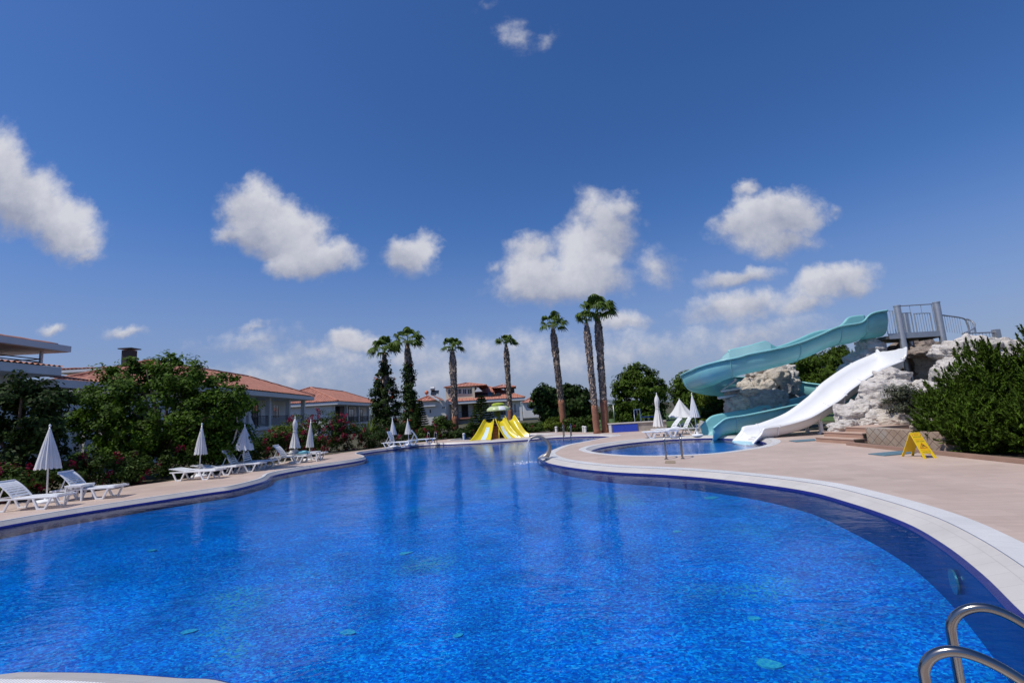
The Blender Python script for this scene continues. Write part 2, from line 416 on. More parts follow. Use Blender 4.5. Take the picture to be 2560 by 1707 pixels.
# mosaic of mixed blue glass tiles, seen through moving water
def mosaic_floor(name, gain=1.0):
    m = bpy.data.materials.new(name); m.use_nodes = True; t = NT(m.node_tree)
    out = t.n('ShaderNodeOutputMaterial'); p = t.n('ShaderNodeBsdfPrincipled', i_Roughness=.3)
    oc = t.n('ShaderNodeTexCoord').outputs['Object']
    wob = t.noise(oc, 3.5, 3, .6, col=True)
    pc = t.v('ADD', oc, t.v('SCALE', t.v('SUBTRACT', wob, (.5, .5, .5)), scale=.12))
    vo = t.n('ShaderNodeTexVoronoi', i_Scale=42.0, i_Randomness=.8); t.set(vo.inputs['Vector'], t.v('MULTIPLY', pc, (.85, 1.1, 0)))
    sc = t.n('ShaderNodeSeparateColor'); t.set(sc.inputs[0], vo.outputs['Color'])
    c = t.ramp(sc.outputs[0], [(0, (.0005, .062, .35)), (.30, (.001, .105, .47)), (.62, (.0015, .165, .55)), (.86, (.003, .25, .62)), (1.0, (.03, .36, .70))])
    big = t.rng(t.noise(oc, 1.1, 5, .65), .3, .7, .72, 1.3)
    fine = t.rng(t.noise(t.v('MULTIPLY', pc, (1, 1.3, 1)), 15, 5, .7), .3, .7, .68, 1.38)
    k = t.m('MULTIPLY', t.m('MULTIPLY', big, fine), gain)
    c = t.v('MULTIPLY', c, nt_comb(t, k))
    pat = t.m('MULTIPLY', t.rng(t.noise(oc, .45, 3, .5), .58, .70), t.rng(sc.outputs[1], .6, .75))
    c = t.mix(t.m('MULTIPLY', pat, .7), c, (.16, .42, .28, 1))
    t.set(p.inputs['Base Color'], c); t.set(out.inputs[0], p.outputs[0]); return m
floor_m = mosaic_floor('blue_mosaic_floor')

def pool(outline, depth, wb, ww, tag_):
    def slim(p):      # the coping narrows along the left side and the far end
        if tag_ != 'main' or p.y < 6: return 1.0
        return float(np.interp(p.x, [-5.5, .5], [.34, 1.0])) * float(np.interp(p.y, [20, 26], [1, .6]))
    lip = outline; o1 = offset(lip, .035); o2 = offset(lip, lambda p: .035 + wb * slim(p), 3); o3 = offset(lip, lambda p: .035 + (wb + ww) * slim(p), 4)
    i1 = offset(lip, -.025)
    ring('pool_edge_tile', lip, zl, o1, zl + .015, navy_lip, .05)
    ring('pool_edge_tile', i1, zl - .018, lip, zl, navy_lip, .05)
    ring('pool_coping', o1, zl + .015, o2, -.006, beige_cop, wb)
    ring('overflow_grate', o2, .004, o3, .004, white_cop, ww)
    ring('overflow_grate', o3, .004, o3, -.01, white_cop, .014)
    ring('pool_wall', i1, depth, i1, zl - .018, navy_wall, 1.0)
    sheet('pool_floor', i1, [], depth, floor_m, 1.0)
    sheet('pool_water', i1, [], WL, water_m)
    return o3
def apparent_depth(x, y):
    """main pool floor rises with distance, shaped to imitate how refraction flattens depth"""
    return -float(np.interp(math.hypot(x, y), [5, 8, 12, 18, 26, 40], [.98, .74, .44, .33, .28, .27]))  # refraction put into the floor's shape
hole1 = pool(main_pool, apparent_depth, .31, .33, 'main')
hole2 = pool(slide_pool, lambda x, y: -.31, .18, .30, 'slide')
hole3 = pool(kid_pool, lambda x, y: -.32, .08, .2, 'kid')

# deck outline (world metres)
deck_poly = [Vector(p) for p in ((-24, -6), (10.72, -6), (10.72, 16.2), (11.0, 16.3), (11.3, 18.2), (14, 21), (14.5, 25.5), (10.6, 26.2), (9.9, 28.5), (9.6, 33.0),
             (6.0, 31.9), (5.0, 32.8), (2.8, 36.3), (.2, 37.3), (-3.4, 36.0), (-5.8, 34.9), (-8.6, 29.6), (-10.5, 26.6), (-11.8, 20.9), (-12.7, 17.9), (-13.5, 16.9), (-15.0, 14.4), (-18, 11), (-24, 9))]
deck_poly = ccw(deck_poly)
def shrink(poly, w):
    return offset(poly, -w, 2)
deck = sheet('pool_deck', deck_poly, [shrink(h, .02) for h in (hole1, hole2, hole3)], 0.0, deck_mat)
ground_m = mat('dry_soil', (.075, .06, .035), .95, .35, .6, .6, 25, col2=(.035, .045, .016))
big = [Vector(p) for p in ((-1500, -300), (1500, -300), (1500, 2500), (-1500, 2500))]
inner = shrink(deck_poly, .15)
sheet('ground', big, [inner], -.06, ground_m)
# edge face of the deck
ring('deck_edge', deck_poly, -.08, deck_poly, 0.0, beige_cop, .1)
# ================================================================== MATERIALS FOR OBJECTS
white_pl = mat('white_plastic', (.78, .79, .80), .38, .03, 3)
white_cl = mat('white_canvas', (.74, .74, .74), .85, .05, 5, .15, 60, transl=.15)
white_mt = mat('white_metal', (.75, .75, .75), .35, .03)
steel = mat('stainless_steel', (.30, .285, .27), .2, .08, 6, metal=1.0)
dull_steel = mat('galvanised_steel', (.50, .51, .52), .42, .1, 6, metal=.75)
wall_w = mat('white_render', (.68, .68, .67), .85, .06, .5, .1, 30)
trim_w = mat('white_fascia_paint', (.66, .68, .70), .6, .05, .8)
soffit_m = mat('cream_soffit', (.62, .55, .45), .8, .05, 1)
tile_r = mat('clay_roof_tile', (.43, .19, .13), .8, .25, 2.2, .25, 20, col2=(.30, .125, .09))
glass_d = mat('dark_window_glass', (.018, .022, .028), .08, 0, spec=.8)
frame_d = mat('dark_frame_paint', (.03, .028, .028), .5, .1)
rail_d = mat('black_rail_paint', (.025, .025, .028), .45, .1)
bark = mat('grey_brown_bark', (.12, .09, .065), .9, .35, 6, .8, 25, stretch=(1, 1, .25))
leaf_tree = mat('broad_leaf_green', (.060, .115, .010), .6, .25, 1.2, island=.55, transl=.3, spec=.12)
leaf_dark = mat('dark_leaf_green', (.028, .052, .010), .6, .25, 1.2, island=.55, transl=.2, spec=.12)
leaf_shrub = mat('shrub_leaf_green', (.046, .080, .012), .6, .3, 1.5, island=.5, transl=.22, spec=.12)
leaf_lime = mat('lime_leaf_green', (.10, .14, .015), .6, .25, 1.5, island=.4, transl=.28, spec=.12)
leaf_pine = mat('pine_needle_green', (.060, .100, .012), .65, .35, 1.0, island=.5, transl=.2, spec=.1)
leaf_thuja = mat('thuja_green', (.058, .100, .010), .65, .45, 1.6, island=.5, transl=.2, spec=.1)
leaf_olive = mat('dusty_olive_leaf', (.075, .085, .045), .7, .3, 2, island=.45, transl=.2)
petal = mat('magenta_bract', (.27, .006, .045), .6, .2, 6, island=.4, transl=.35)
petal_o = mat('orange_trumpet_petal', (.55, .07, .02), .6, .2, 6, island=.4, transl=.3)

# ------------------------------------------------------------------ foliage
def leafmesh(Cn, N, A, size, aspect):
    """diamond leaves: centres, normals, axis hints -> verts, faces"""
    n = len(Cn)
    N = N / (np.linalg.norm(N, axis=1, keepdims=True) + 1e-9)
    A = A - (A * N).sum(1, keepdims=True) * N; A /= (np.linalg.norm(A, axis=1, keepdims=True) + 1e-9)
    B = np.cross(N, A); s = size[:, None]
    V = np.empty((n, 4, 3)); V[:, 0] = Cn - A * s * .5; V[:, 1] = Cn + B * s * aspect * .5 + N * s * .06; V[:, 2] = Cn + A * s * .5; V[:, 3] = Cn - B * s * aspect * .5 + N * s * .06
    return V.reshape(-1, 3), np.arange(n * 4).reshape(n, 4)
def unit(n):
    d = rng.normal(size=(n, 3)); return d / np.linalg.norm(d, axis=1, keepdims=True)
def clumps(blobs, k, shell=(.55, 1.0)):
    w = np.array([(r[0] * r[1] * r[2]) ** (2 / 3) for c, r in blobs]); w /= w.sum()
    bi = rng.choice(len(blobs), size=k, p=w); cs = np.array([b[0] for b in blobs])[bi]; rs = np.array([b[1] for b in blobs])[bi]
    d = unit(k); return cs + d * rs * rng.uniform(shell[0], shell[1], (k, 1)), d
def crown(name, blobs, n, size, material, parent, ncl=120, cr=.35, aspect=.55, up=.5, shell=(.55, 1.0), droop=0.0, outward=.8, zmin=None):
    cc, cd_ = clumps(blobs, ncl, shell)
    ci = rng.integers(0, ncl, n); off = unit(n) * (rng.uniform(0, 1, (n, 1)) ** .5) * cr * rng.uniform(.6, 1.3, ncl)[ci][:, None]
    off[:, 2] *= .75
    P = cc[ci] + off
    N = cd_[ci] * outward + unit(n) * .75 + np.array([0, 0, up]) + off / cr * .5
    A = unit(n) + cd_[ci] * .6 + np.array([0, 0, -droop])
    if zmin is not None: P[:, 2] = np.maximum(P[:, 2], zmin + rng.uniform(0, .15, n))
    V, Fq = leafmesh(P, N, A, size * rng.uniform(.6, 1.35, n), aspect)
    return np_mesh(name, V, Fq, material, parent)
def limbs(name, base, r0, targets, material, parent, fork=.45, seg=8):
    mb = MB(); b = Vector(base); ctr = sum((Vector(q) for q in targets), Vector()) / len(targets)
    f = b.lerp(ctr, fork); f.x += .05; mb.tube([b, b.lerp(f, .5) + Vector((.04, .03, 0)), f], [r0 * 1.25, r0 * .95, r0 * .8], seg)
    for q in targets:
        q = Vector(q); mid = f.lerp(q, .5) + Vector((random.uniform(-.15, .15), random.uniform(-.15, .15), .15))
        mb.tube(catmull([f - Vector((0, 0, .1)), mid, q], 4), [r0 * .62 * (1 - .75 * i / 8) for i in range(9)], 6)
    return mb.build(name, material, parent, smooth=True)

def shrub(x, y, w, d_, h, label, fl=0, leafm=None, flm=None, n=3600, size=.10, name='flowering_shrub', cat='shrub', group=None, flo=None, z0=-.05):
    t_ = thing(name, label, cat, (x, y, z0), group=group)
    bl = [((x, y, z0 + h * .42), (w, d_, h * .45))]
    for k in range(4):
        bl.append(((x + random.uniform(-.55, .55) * w, y + random.uniform(-.5, .5) * d_, z0 + h * random.uniform(.5, .78)), (w * .5, d_ * .5, h * .27)))
    crown('foliage', bl, n, size, leafm or leaf_shrub, t_, 90, .28, zmin=z0, shell=(.5, 1.02))
    limbs('stem', (x, y, z0), .04, [b[0] for b in bl[1:]], bark, t_, .3, 6)
    if fl:
        cc, cd_ = clumps(bl, fl, (.95, 1.08)); 
        # keep mostly the sprays that lean out over the deck
        P = []; per = 46
        for c_, dd in zip(cc, cd_):
            L = random.uniform(.18, .5); ax = np.array([dd[0] * .5 + random.uniform(-.5, .5), dd[1] * .4 - .2, .55])
            ax = ax / np.linalg.norm(ax); tt = rng.uniform(-.5, .5, (per, 1)) * L
            P.append(c_ + ax * tt + unit(per) * .085 * (1.2 - np.abs(tt) / L))
        P = np.concatenate(P); m_ = len(P)
        V, Fq = leafmesh(P, unit(m_), unit(m_), rng.uniform(.05, .10, m_), .8)
        np_mesh('blossom', V, Fq, flm or petal, t_)
    return t_

# ================================================================== LEFT SIDE: loungers, umbrellas
lounger_bits = {}
def lounger(x, y, rz, ang, label, group='white plastic sun loungers beside the pools'):
    t_ = thing('sun_lounger', label, 'sun lounger', (x, y, 0), rz, group); t_.scale = (.88, .88, .90)
    key = round(ang)
    if key not in lounger_bits:
        L = {}
        s = MB()
        for sy in (-1, 1): s.beam((-.98, sy * .325, .335), (.98, sy * .325, .335), .05, .045)
        n = 13
        for k in range(n):
            xx = -.24 + k * .093; zz = .352 + .03 * max(0, (k - 8) / 4) ** 2
            s.box((xx, 0, zz), (.075, .60, .018))
        s.beam((.97, -.33, .34), (.97, .33, .34), .05, .05); s.beam((-.97, -.33, .335), (-.97, .33, .335), .045, .04); s.beam((-.3, -.33, .33), (-.3, .33, .33), .05, .04)
        for sy in (-1, 1): s.beam((-.28, sy * .285, .355), (.95, sy * .285, .36), .05, .025)
        L['seat'] = s
        b = MB(); a = R_(ang); cx, cz = -.30, .365
        def bp(u, yv, w=0): return (cx - u * math.cos(a) - w * math.sin(a), yv, cz + u * math.sin(a) - w * math.cos(a) + .05 * math.sin(u * 4.2) * (ang > 20))
        for sy in (-1, 1): 
            for q in range(6): b.beam(bp(q * .12, sy * .285), bp((q + 1) * .12 + .004, sy * .285), .055, .03, (1, 0, 0))
        for k in range(8):
            u = .03 + k * .088; p0 = Vector(bp(u, 0)); p1 = Vector(bp(u + .074, 0)); d = (p1 - p0).normalized()
            b.beam(Vector(bp(u, -.28)).lerp(Vector(bp(u + .07, -.28)), .5), Vector(bp(u, .28)).lerp(Vector(bp(u + .07, .28)), .5), .072, .018, d.cross(Vector((0, 1, 0))))
        b.beam(bp(.72, -.30), bp(.72, .30), .09, .03, Vector((1, 0, 0)) if ang > 45 else Vector((0, 0, 1)))
        L['backrest'] = b
        lg = []
        for sx in (-.5, .5):
            for sy in (-1, 1):
                m_ = MB()
                o = -.14 if sx < 0 else .0
                m_.beam((sx + o - .21, sy * .325, .33), (sx + o - .04, sy * .335, .02), .055, .05, (0, 1, 0))
                m_.beam((sx + o + .30, sy * .325, .33), (sx + o + .15, sy * .335, .02), .055, .045, (0, 1, 0))
                m_.beam((sx + o - .07, sy * .335, .0215), (sx + o + .18, sy * .335, .0215), .06, .043)
                lg.append(m_)
        L['leg'] = lg
        if ang > 20:
            st = MB(); q = bp(.42, .26); 
            L['support_strut'] = []
            for sy in (-1, 1):
                st = MB(); st.beam((q[0], sy * .25, q[2] - .02), (min(-.72, q[0] - .12), sy * .25, .34), .03, .03, (0, 1, 0)); L['support_strut'].append(st)
        lounger_bits[key] = {}
        for k_, v_ in L.items():
            for m_ in (v_ if isinstance(v_, list) else [v_]):
                o = m_.build(k_, white_pl, None, bevel=.006); lounger_bits[key].setdefault(k_, []).append(o); o.parent = t_
    else:
        for k_, lst in lounger_bits[key].items():
            for src in lst:
                c = src.copy(); C.objects.link(c); c.parent = t_
    return t_
def vpos(px, py, back=-.5, side=.35): 
    g = G(px, py); return g.x + back, g.y + side
for (px, py, rz, ang, lab, bk, sd_) in [
    (93, 1275, 3, 40, 'white sun lounger with raised back, cut by the left picture edge', -.44, .31),
    (239, 1249, 4, 46, 'white sun lounger with raised back beside the small square white table', -.44, .31),
    (512, 1199, -4, 9, 'white sun lounger lying flat in front of the second umbrella, nearest of its row', -.44, .31),
    (562, 1188, 0, 8, 'white flat sun lounger, half shaded, just behind the flat one under the umbrella', -.44, .31),
    (620, 1180, 2, 55, 'white sun lounger with raised back in tree shade, nearer of the two there', -.44, .31),
    (652, 1172, -2, 64, 'white sun lounger with steep raised back in front of the wide half opened umbrella', -.44, .31),
    (742, 1158, 0, 50, 'white sun lounger with raised back and bathing things beside the tied umbrella', -.44, .31),
    (786, 1150, -3, 7, 'white sun lounger lying flat below the umbrella that leans on the house pillar', -.44, .31),
    (1021, 1117, -8, 68, 'white sun lounger with upright back below the pair of far umbrellas', -.75, .35),
    (1070, 1110, 6, 58, 'white sun lounger with crossed open back next to the far pool handrail', -.44, .31)]:
    x, y = vpos(px, py, bk, sd_); lounger(x, y, R_(rz), ang, lab)
for (px, py, rz, ang, lab) in [
    (1652, 1093, 176, 12, 'white sun lounger lying flat, nearest the slide pool ladder on the right deck'),
    (1672, 1086, 186, 46, 'white sun lounger with raised back, middle of the three on the right deck'),
    (1702, 1086, 180, 58, 'white sun lounger with its back raised beside the single right umbrella foot')]:
    g = G(px, py); lounger(g.x, g.y, R_(rz), ang, lab)

def umbrella(base, H, R, frac, label, style='cone', pleats=14, lean=(0, 0), base_r=.27):
    x, y, z = base; t_ = thing('closed_umbrella', label, 'umbrella', (x, y, 0), 0, 'white pool umbrellas')
    mb = MB(); top = Vector((x + lean[0], y + lean[1], H))
    mb.tube([(x, y, .06), top - Vector((0, 0, .04))], .021, 8); mb.build('pole', white_mt, t_, smooth=True)
    b = MB(); b.lathe([(0, 0.002), (base_r, .002), (base_r, .05), (base_r * .85, .085), (.06, .10), (.045, .22), (0, .22)], (x, y, 0), 20); b.build('foot', white_pl, t_, auto=40)
    zl_ = H * (1 - frac); rows = []; n = pleats * 6; ph = random.uniform(0, 6)
    for i in range(15):
        s = i / 14; zz = H - (H - zl_) * s
        if style == 'cone': r = R * (s ** .92)
        elif style == 'wrapped': r = R * ((.30 + .32 * math.sin(min(1, s * 2.2) * math.pi) * .55) * min(1, s * 6) if s < .5 else .36 + .64 * ((s - .5) / .5) ** 1.1) if s > 0 else 0
        else: r = R * (s ** 1.0) * (1 - .12 * math.sin(s * math.pi))
        row = []
        for k in range(n):
            a = 2 * math.pi * k / n
            amp = (.13 if style != 'half' else .07) * min(1, s * 2)
            rr = r * (1 + amp * math.sin(pleats * a + ph) + .05 * math.sin(3 * a + 5 * s + ph) * s)
            hang = -.05 * s * (math.sin(pleats * a + ph + 1) * .5 + .5) * (s > .9)
            if style == 'half': hang += s * R * .30 * math.sin(a + .6) * .5
            c = Vector((x, y, 0)).lerp(Vector((top.x, top.y, 0)), zz / H)
            row.append((c.x + rr * math.cos(a), c.y + rr * math.sin(a), zz + hang))
        rows.append(row)
    cb = MB(); cb.grid(rows, True); cb.build('canopy', white_cl, t_, smooth=True)
    fb = MB(); fb.lathe([(0, .05), (.022, .03), (.03, 0), (.02, -.03), (0, -.03)], tuple(top), 10); fb.build('finial', white_pl, t_, smooth=True)
    if style == 'wrapped':
        tb = MB(); c = Vector((x, y, 0)).lerp(Vector((top.x, top.y, 0)), .7); zz = H - (H - zl_) * .47
        tb.tube([(c.x + R * .40 * math.cos(a), c.y + R * .40 * math.sin(a), zz) for a in np.linspace(0, 6.283, 17)[:-1]], .015, 6, closed=True); tb.build('tie_strap', white_cl, t_)
    return t_
def umb(bpx, tpx, R, frac, label, style='cone', pl=14):
    b = G(*bpx); tp = at(tpx[0], tpx[1], b.y); umbrella((b.x, b.y, 0), tp.z, R, frac, label, style, pl, (max(-.15, min(.15, tp.x - b.x)), 0))
umb((116, 1256), (125, 1064), .27, .55, 'closed white umbrella nearest the camera, behind the leftmost lounger')
umb((498, 1192), (505, 1060), .20, .56, 'closed white umbrella above the flat lounger, in front of the big tree')
umb((608, 1178), (612, 1062), .34, .53, 'half closed white umbrella with wide shaded canopy beside the bougainvillea', 'cone', 10)
umb((737, 1157), (738, 1043), .22, .66, 'white umbrella tied at the waist with a strap, in front of the bougainvillea', 'wrapped', 10)
umb((773, 1150), (777, 1050), .165, .66, 'closed white umbrella standing before the sunlit house pillar')
umb((985, 1117), (981, 1046), .19, .55, 'closed white umbrella, left of the far pair beside the palms')
umb((1022, 1112), (1019, 1048), .20, .56, 'closed white umbrella, right of the far pair beside the palms')
umb((1647, 1078), (1641, 983), .31, .86, 'large tied white umbrella left of the half open one on the right deck', 'wrapped', 9)
umb((1706, 1063), (1698, 997), .85, .62, 'half open white umbrella sagging wide, on the right deck', 'half', 8)
umb((1744, 1089), (1729, 984), .22, .55, 'closed white umbrella in front of the dark conifers by the turquoise slide')

def side_table(x, y, rz, label):
    t_ = thing('side_table', label, 'table', (x, y, 0), rz, 'white plastic side tables')
    m_ = MB(); m_.box((0, 0, .43), (.48, .48, .025))
    for s_ in (-1, 1): m_.box((s_ * .225, 0, .405), (.03, .46, .05)); m_.box((0, s_ * .225, .4045), (.42, .03, .05))
    m_.build('tabletop', white_pl, t_, world=False, bevel=.006)
    for sx in (-1, 1):
        for sy in (-1, 1):
            q = MB(); q.beam((sx * .20, sy * .20, .38), (sx * .225, sy * .225, 0), .05, .04, (1, 0, 0)); q.build('leg', white_pl, t_, world=False)
    return t_
g = G(190, 1252); side_table(g.x - .05, g.y + .15, .1, 'small square white plastic table beside the raised lounger near the left edge')
g = G(806, 1150); side_table(g.x - .3, g.y - .25, 0, 'small square white plastic table at the end of the flat lounger by the bougainvillea')

# bathing things on the lounger
g = G(742, 1158)
def lumpy(c, r, seed, k=.35):
    mb = MB(); bm = bmesh.new(); bmesh.ops.create_icosphere(bm, subdivisions=3, radius=1)
    vs = [];
    for v in bm.verts:
        nn = noise.fractal(v.co * 1.9 + Vector((seed, 0, 0)), 1, 2, 3)
        q = v.co * (1 + k * nn); vs.append(Vector((c[0] + q.x * r[0], c[1] + q.y * r[1], max(c[2] - r[2] * .75, c[2] + q.z * r[2]))))
    mb.add(vs, [tuple(v.index for v in f.verts) for f in bm.faces]); bm.free(); return mb
tag(lumpy((g.x - .35, g.y + .45, .47), (.22, .2, .13), 3).build('beach_bag', mat('white_bag_cloth', (.7, .68, .66), .8, .1, 8), smooth=True), 'crumpled white beach bag lying on the lounger beside the tied umbrella', 'bag')
tag(lumpy((g.x + .12, g.y + .35, .44), (.28, .2, .09), 9).build('towel', mat('aqua_towel_cloth', (.22, .52, .58), .9, .12, 20, .3, 80), smooth=True), 'rumpled aqua towel lying on the lounger beside the tied umbrella', 'towel')

# bollard garden lamp on the left
g = G(271, 1216); t_ = thing('garden_lamp', 'small grey bollard lamp standing in the shrubs behind the second lounger', 'garden lamp', g)
m_ = MB(); m_.tube([(g.x, g.y, -.05), (g.x, g.y, .42)], .045, 10); m_.build('post', dull_steel, t_, smooth=True)
m_ = MB(); m_.lathe([(0, .60), (.11, .58), (.12, .55), (.05, .54), (.05, .42), (0, .42)], (g.x, g.y, 0), 14); m_.build('lamp_head', dull_steel, t_, auto=40)

# ================================================================== shrubs along the left of the deck
BG = 'flowering shrubs along the left edge of the deck'
sh = [(-16.2, 13.0, 1.1, .9, 1.25, 6, leaf_dark, 'low dark shrub with a few magenta flowers behind the leftmost lounger'),
      (-15.4, 14.9, 1.0, .9, 1.15, 16, leaf_shrub, 'dark shrub with bright magenta sprays behind the nearest umbrella'),
      (-14.9, 16.4, 1.0, .9, 1.3, 15, leaf_shrub, 'shrub with magenta flowers behind the second lounger and its table'),
      (-14.2, 18.0, 1.0, .9, 1.1, 9, leaf_shrub, 'dark green shrub with scattered red flowers right of the garden lamp'),
      (-13.5, 19.6, .9, .9, 1.2, 3, leaf_shrub, 'dark shrub with a single magenta cluster below the big broadleaf tree'),
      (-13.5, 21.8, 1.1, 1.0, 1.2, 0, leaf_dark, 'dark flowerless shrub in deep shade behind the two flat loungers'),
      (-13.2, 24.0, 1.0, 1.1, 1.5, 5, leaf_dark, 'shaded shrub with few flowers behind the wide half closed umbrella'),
      (-12.9, 25.6, .9, .9, 1.75, 16, leaf_shrub, 'bougainvillea with magenta flowers between the wide umbrella and the tied one'),
      (-12.6, 27.2, 1.3, 1.0, 2.45, 14, leaf_lime, 'tall yellowish green bougainvillea behind the tied umbrella'),
      (-11.3, 26.9, .9, .7, 1.3, 18, leaf_shrub, 'low bougainvillea with magenta flowers just beside the flat lounger end'),
      (-11.8, 29.8, 1.4, 1.1, 2.5, 34, leaf_shrub, 'large bougainvillea with the densest deep red sprays, below the second house'),
      (-10.6, 30.6, 1.2, .9, 1.9, 26, leaf_shrub, 'bougainvillea covered in crimson sprays left of the spiky dwarf palm'),
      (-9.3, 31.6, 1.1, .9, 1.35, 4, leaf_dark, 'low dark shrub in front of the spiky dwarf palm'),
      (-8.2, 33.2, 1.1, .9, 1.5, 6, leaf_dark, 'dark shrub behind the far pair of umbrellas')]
for x, y, w, d_, h, fl, lm, lab in sh:
    shrub(x, y, w, d_, h, lab, int(fl * 1.25), lm, petal, 4200 if y < 24 else 3600, .11, group=BG)

# big broadleaf tree and its neighbour on the left edge
def btree(x, y, blobs, label, leafm, n, size, ncl, cr, r0=.14, name='broadleaf_tree', group=None):
    t_ = thing(name, label, 'tree', (x, y, -.06), group=group)
    limbs('trunk', (x, y, -.06), r0, [b[0] for b in blobs], bark, t_, .35)
    crown('crown', blobs, n, size, leafm, t_, ncl, cr, shell=(.45, 1.03))
    return t_
Yt = 20.5
def bl(px, py, Y, rx, rz, ry=None):
    p_ = at(px, py, Y); s_ = Y / F; return ((p_.x, Y + random.uniform(-.3, .3), p_.z), (rx * s_, (ry or rx) * s_, rz * s_))
btree(-14.8, 20.6, [bl(395, 1020, Yt, 175, 110, 150), bl(280, 985, Yt, 75, 70), bl(240, 1030, Yt, 55, 60), bl(470, 950, Yt, 95, 62), bl(430, 915, Yt, 38, 34), bl(330, 940, Yt, 60, 45),
                    bl(555, 985, Yt, 60, 55), bl(600, 1000, Yt - .5, 36, 48), bl(520, 1050, Yt - .5, 80, 60), bl(340, 1080, Yt, 100, 60), bl(250, 1085, Yt, 50, 50), bl(450, 1100, Yt, 80, 50), bl(375, 925, Yt, 30, 30), bl(290, 940, Yt, 22, 30), bl(585, 1060, Yt, 50, 50), bl(560, 1110, Yt - .3, 70, 40), bl(300, 1130, Yt, 90, 40), bl(215, 1070, Yt, 36, 60)],
      'broad dense leafy tree with bright green crown in front of the left houses', leaf_tree, 42000, .155, 430, .40)
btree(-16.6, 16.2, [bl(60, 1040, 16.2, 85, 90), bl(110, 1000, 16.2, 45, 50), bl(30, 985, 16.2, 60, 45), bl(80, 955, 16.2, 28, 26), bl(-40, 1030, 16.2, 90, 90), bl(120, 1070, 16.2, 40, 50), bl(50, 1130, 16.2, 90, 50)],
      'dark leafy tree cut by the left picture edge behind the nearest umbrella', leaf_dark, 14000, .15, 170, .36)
# pale bare branch below the big tree
g = at(588, 1080, 20.0); t_ = MB(); t_.tube(catmull([(g.x - .9, 20.2, .3), (g.x - .12, 20.0, g.z - .45), (g.x + .02, 20, g.z - .1), (g.x + .1, 20, g.z + .35), (g.x - .1, 20.1, g.z + .9)], 5), .035, 7)
tag(t_.build('bare_branch', mat('pale_bark', (.55, .5, .42), .85, .2, 8), smooth=True), 'thin pale bare branch curving below the big tree beside the wide umbrella', 'branch')
# dwarf fan palm
def dwarf_palm(x, y, h, label):
    t_ = thing('dwarf_palm', label, 'palm', (x, y, -.05)); V = []; Fc = []
    for k in range(70):
        a = random.uniform(0, 6.28); el = random.uniform(.25, 1.35); L = h * random.uniform(.55, 1.0); b = Vector((x, y, h * .25))
        d = Vector((math.cos(a) * math.cos(el), math.sin(a) * math.cos(el), math.sin(el))); sde = d.cross(Vector((0, 0, 1))).normalized() * .035
        mid = b + d * L * .6; tip = b + d * L + Vector((0, 0, -L * .15)); o = len(V); V += [b - sde * .3, mid - sde, tip, mid + sde]; Fc.append((o, o + 1, o + 2, o + 3))
    np_mesh('fronds', np.array([tuple(v) for v in V]), np.array(Fc), leaf_lime, t_)
    m_ = MB(); m_.tube([(x, y, -.05), (x, y, h * .3)], [.1, .07], 8); m_.build('trunk', bark, t_)
dwarf_palm(-9.95, 32.6, 1.9, 'spiky dwarf palm with pale pointed leaves left of the vine covered palm')

# ================================================================== LEFT HOUSES
def tile_plane(mb, E0, E1, R0, R1, step=.075, rows=14):
    """clay tile plane with corrugation between eave E0-E1 and ridge R0-R1"""
    E0, E1, R0, R1 = map(Vector, (E0, E1, R0, R1)); L = (E1 - E0).length; u = (E1 - E0) / L
    i0 = max(1e-3, (R0 - E0).dot(u)); i1 = max(1e-3, (E1 - R1).dot(u)); up = (R0 - E0) - u * (R0 - E0).dot(u)
    nrm = u.cross(up).normalized()
    if nrm.z < 0: nrm = -nrm
    n = max(8, int(L / step)); grid = []
    for k in range(n + 1):
        s = k / n * L; tm = max(.001, min(1.0, s / i0, (L - s) / i1)); col = []
        for r in range(rows + 1):
            tt = tm * r / rows; saw = .03 * (1 - (tt * rows * 1.5) % 1)
            col.append(E0 + u * s + up * tt + nrm * (.045 * math.sin(2 * math.pi * s / .30) + saw + .05))
        grid.append(col)
    mb.grid(grid)
def hip_roof(parent, P, a0, a1, b0, b1, z, rise, step=.075, rows=14, ridge=None):
    """hip roof over rectangle in house coordinates"""
    D_ = b1 - b0; L = a1 - a0; ins = min(D_ / 2, L / 2 - .1) if ridge is None else ridge; bm_ = (b0 + b1) / 2
    r0, r1 = P(a0 + ins, bm_, z + rise), P(a1 - ins, bm_, z + rise)
    mb = MB(); c = [P(a0, b0, z), P(a1, b0, z), P(a1, b1, z), P(a0, b1, z)]
    tile_plane(mb, c[0], c[1], r0, r1, step, rows); tile_plane(mb, c[1], c[2], r1, r1, step, rows)
    tile_plane(mb, c[2], c[3], r1, r0, step * 2, rows); tile_plane(mb, c[3], c[0], r0, r0, step, rows)
    rf = mb.build('roof', tile_r, parent)
    rb = MB()
    for p_, q_ in ((c[0], r0), (c[1], r1), (c[2], r1), (c[3], r0), (r0, r1)):
        p_, q_ = Vector(p_) + Vector((0, 0, .1)), Vector(q_) + Vector((0, 0, .1))
        if (q_ - p_).length > .2: rb.tube([p_.lerp(q_, i / 12) for i in range(13)], [.11 + .02 * (i % 2) for i in range(13)], 6)
    rb.build('ridge_tiles', tile_r, rf, smooth=True)
    return rf
def house_frame(O, yaw):
    """a along the front, b towards the back"""
    ca, sa = math.cos(yaw), math.sin(yaw)
    def P(a, b, z): return (O[0] + a * ca - b * sa, O[1] + a * sa + b * ca, z)
    return P
def hbox(mb, P, yaw, a0, a1, b0, b1, z0, z1):
    p_ = P((a0 + a1) / 2, (b0 + b1) / 2, (z0 + z1) / 2); return mb.box(p_, (a1 - a0, b1 - b0, z1 - z0), yaw)
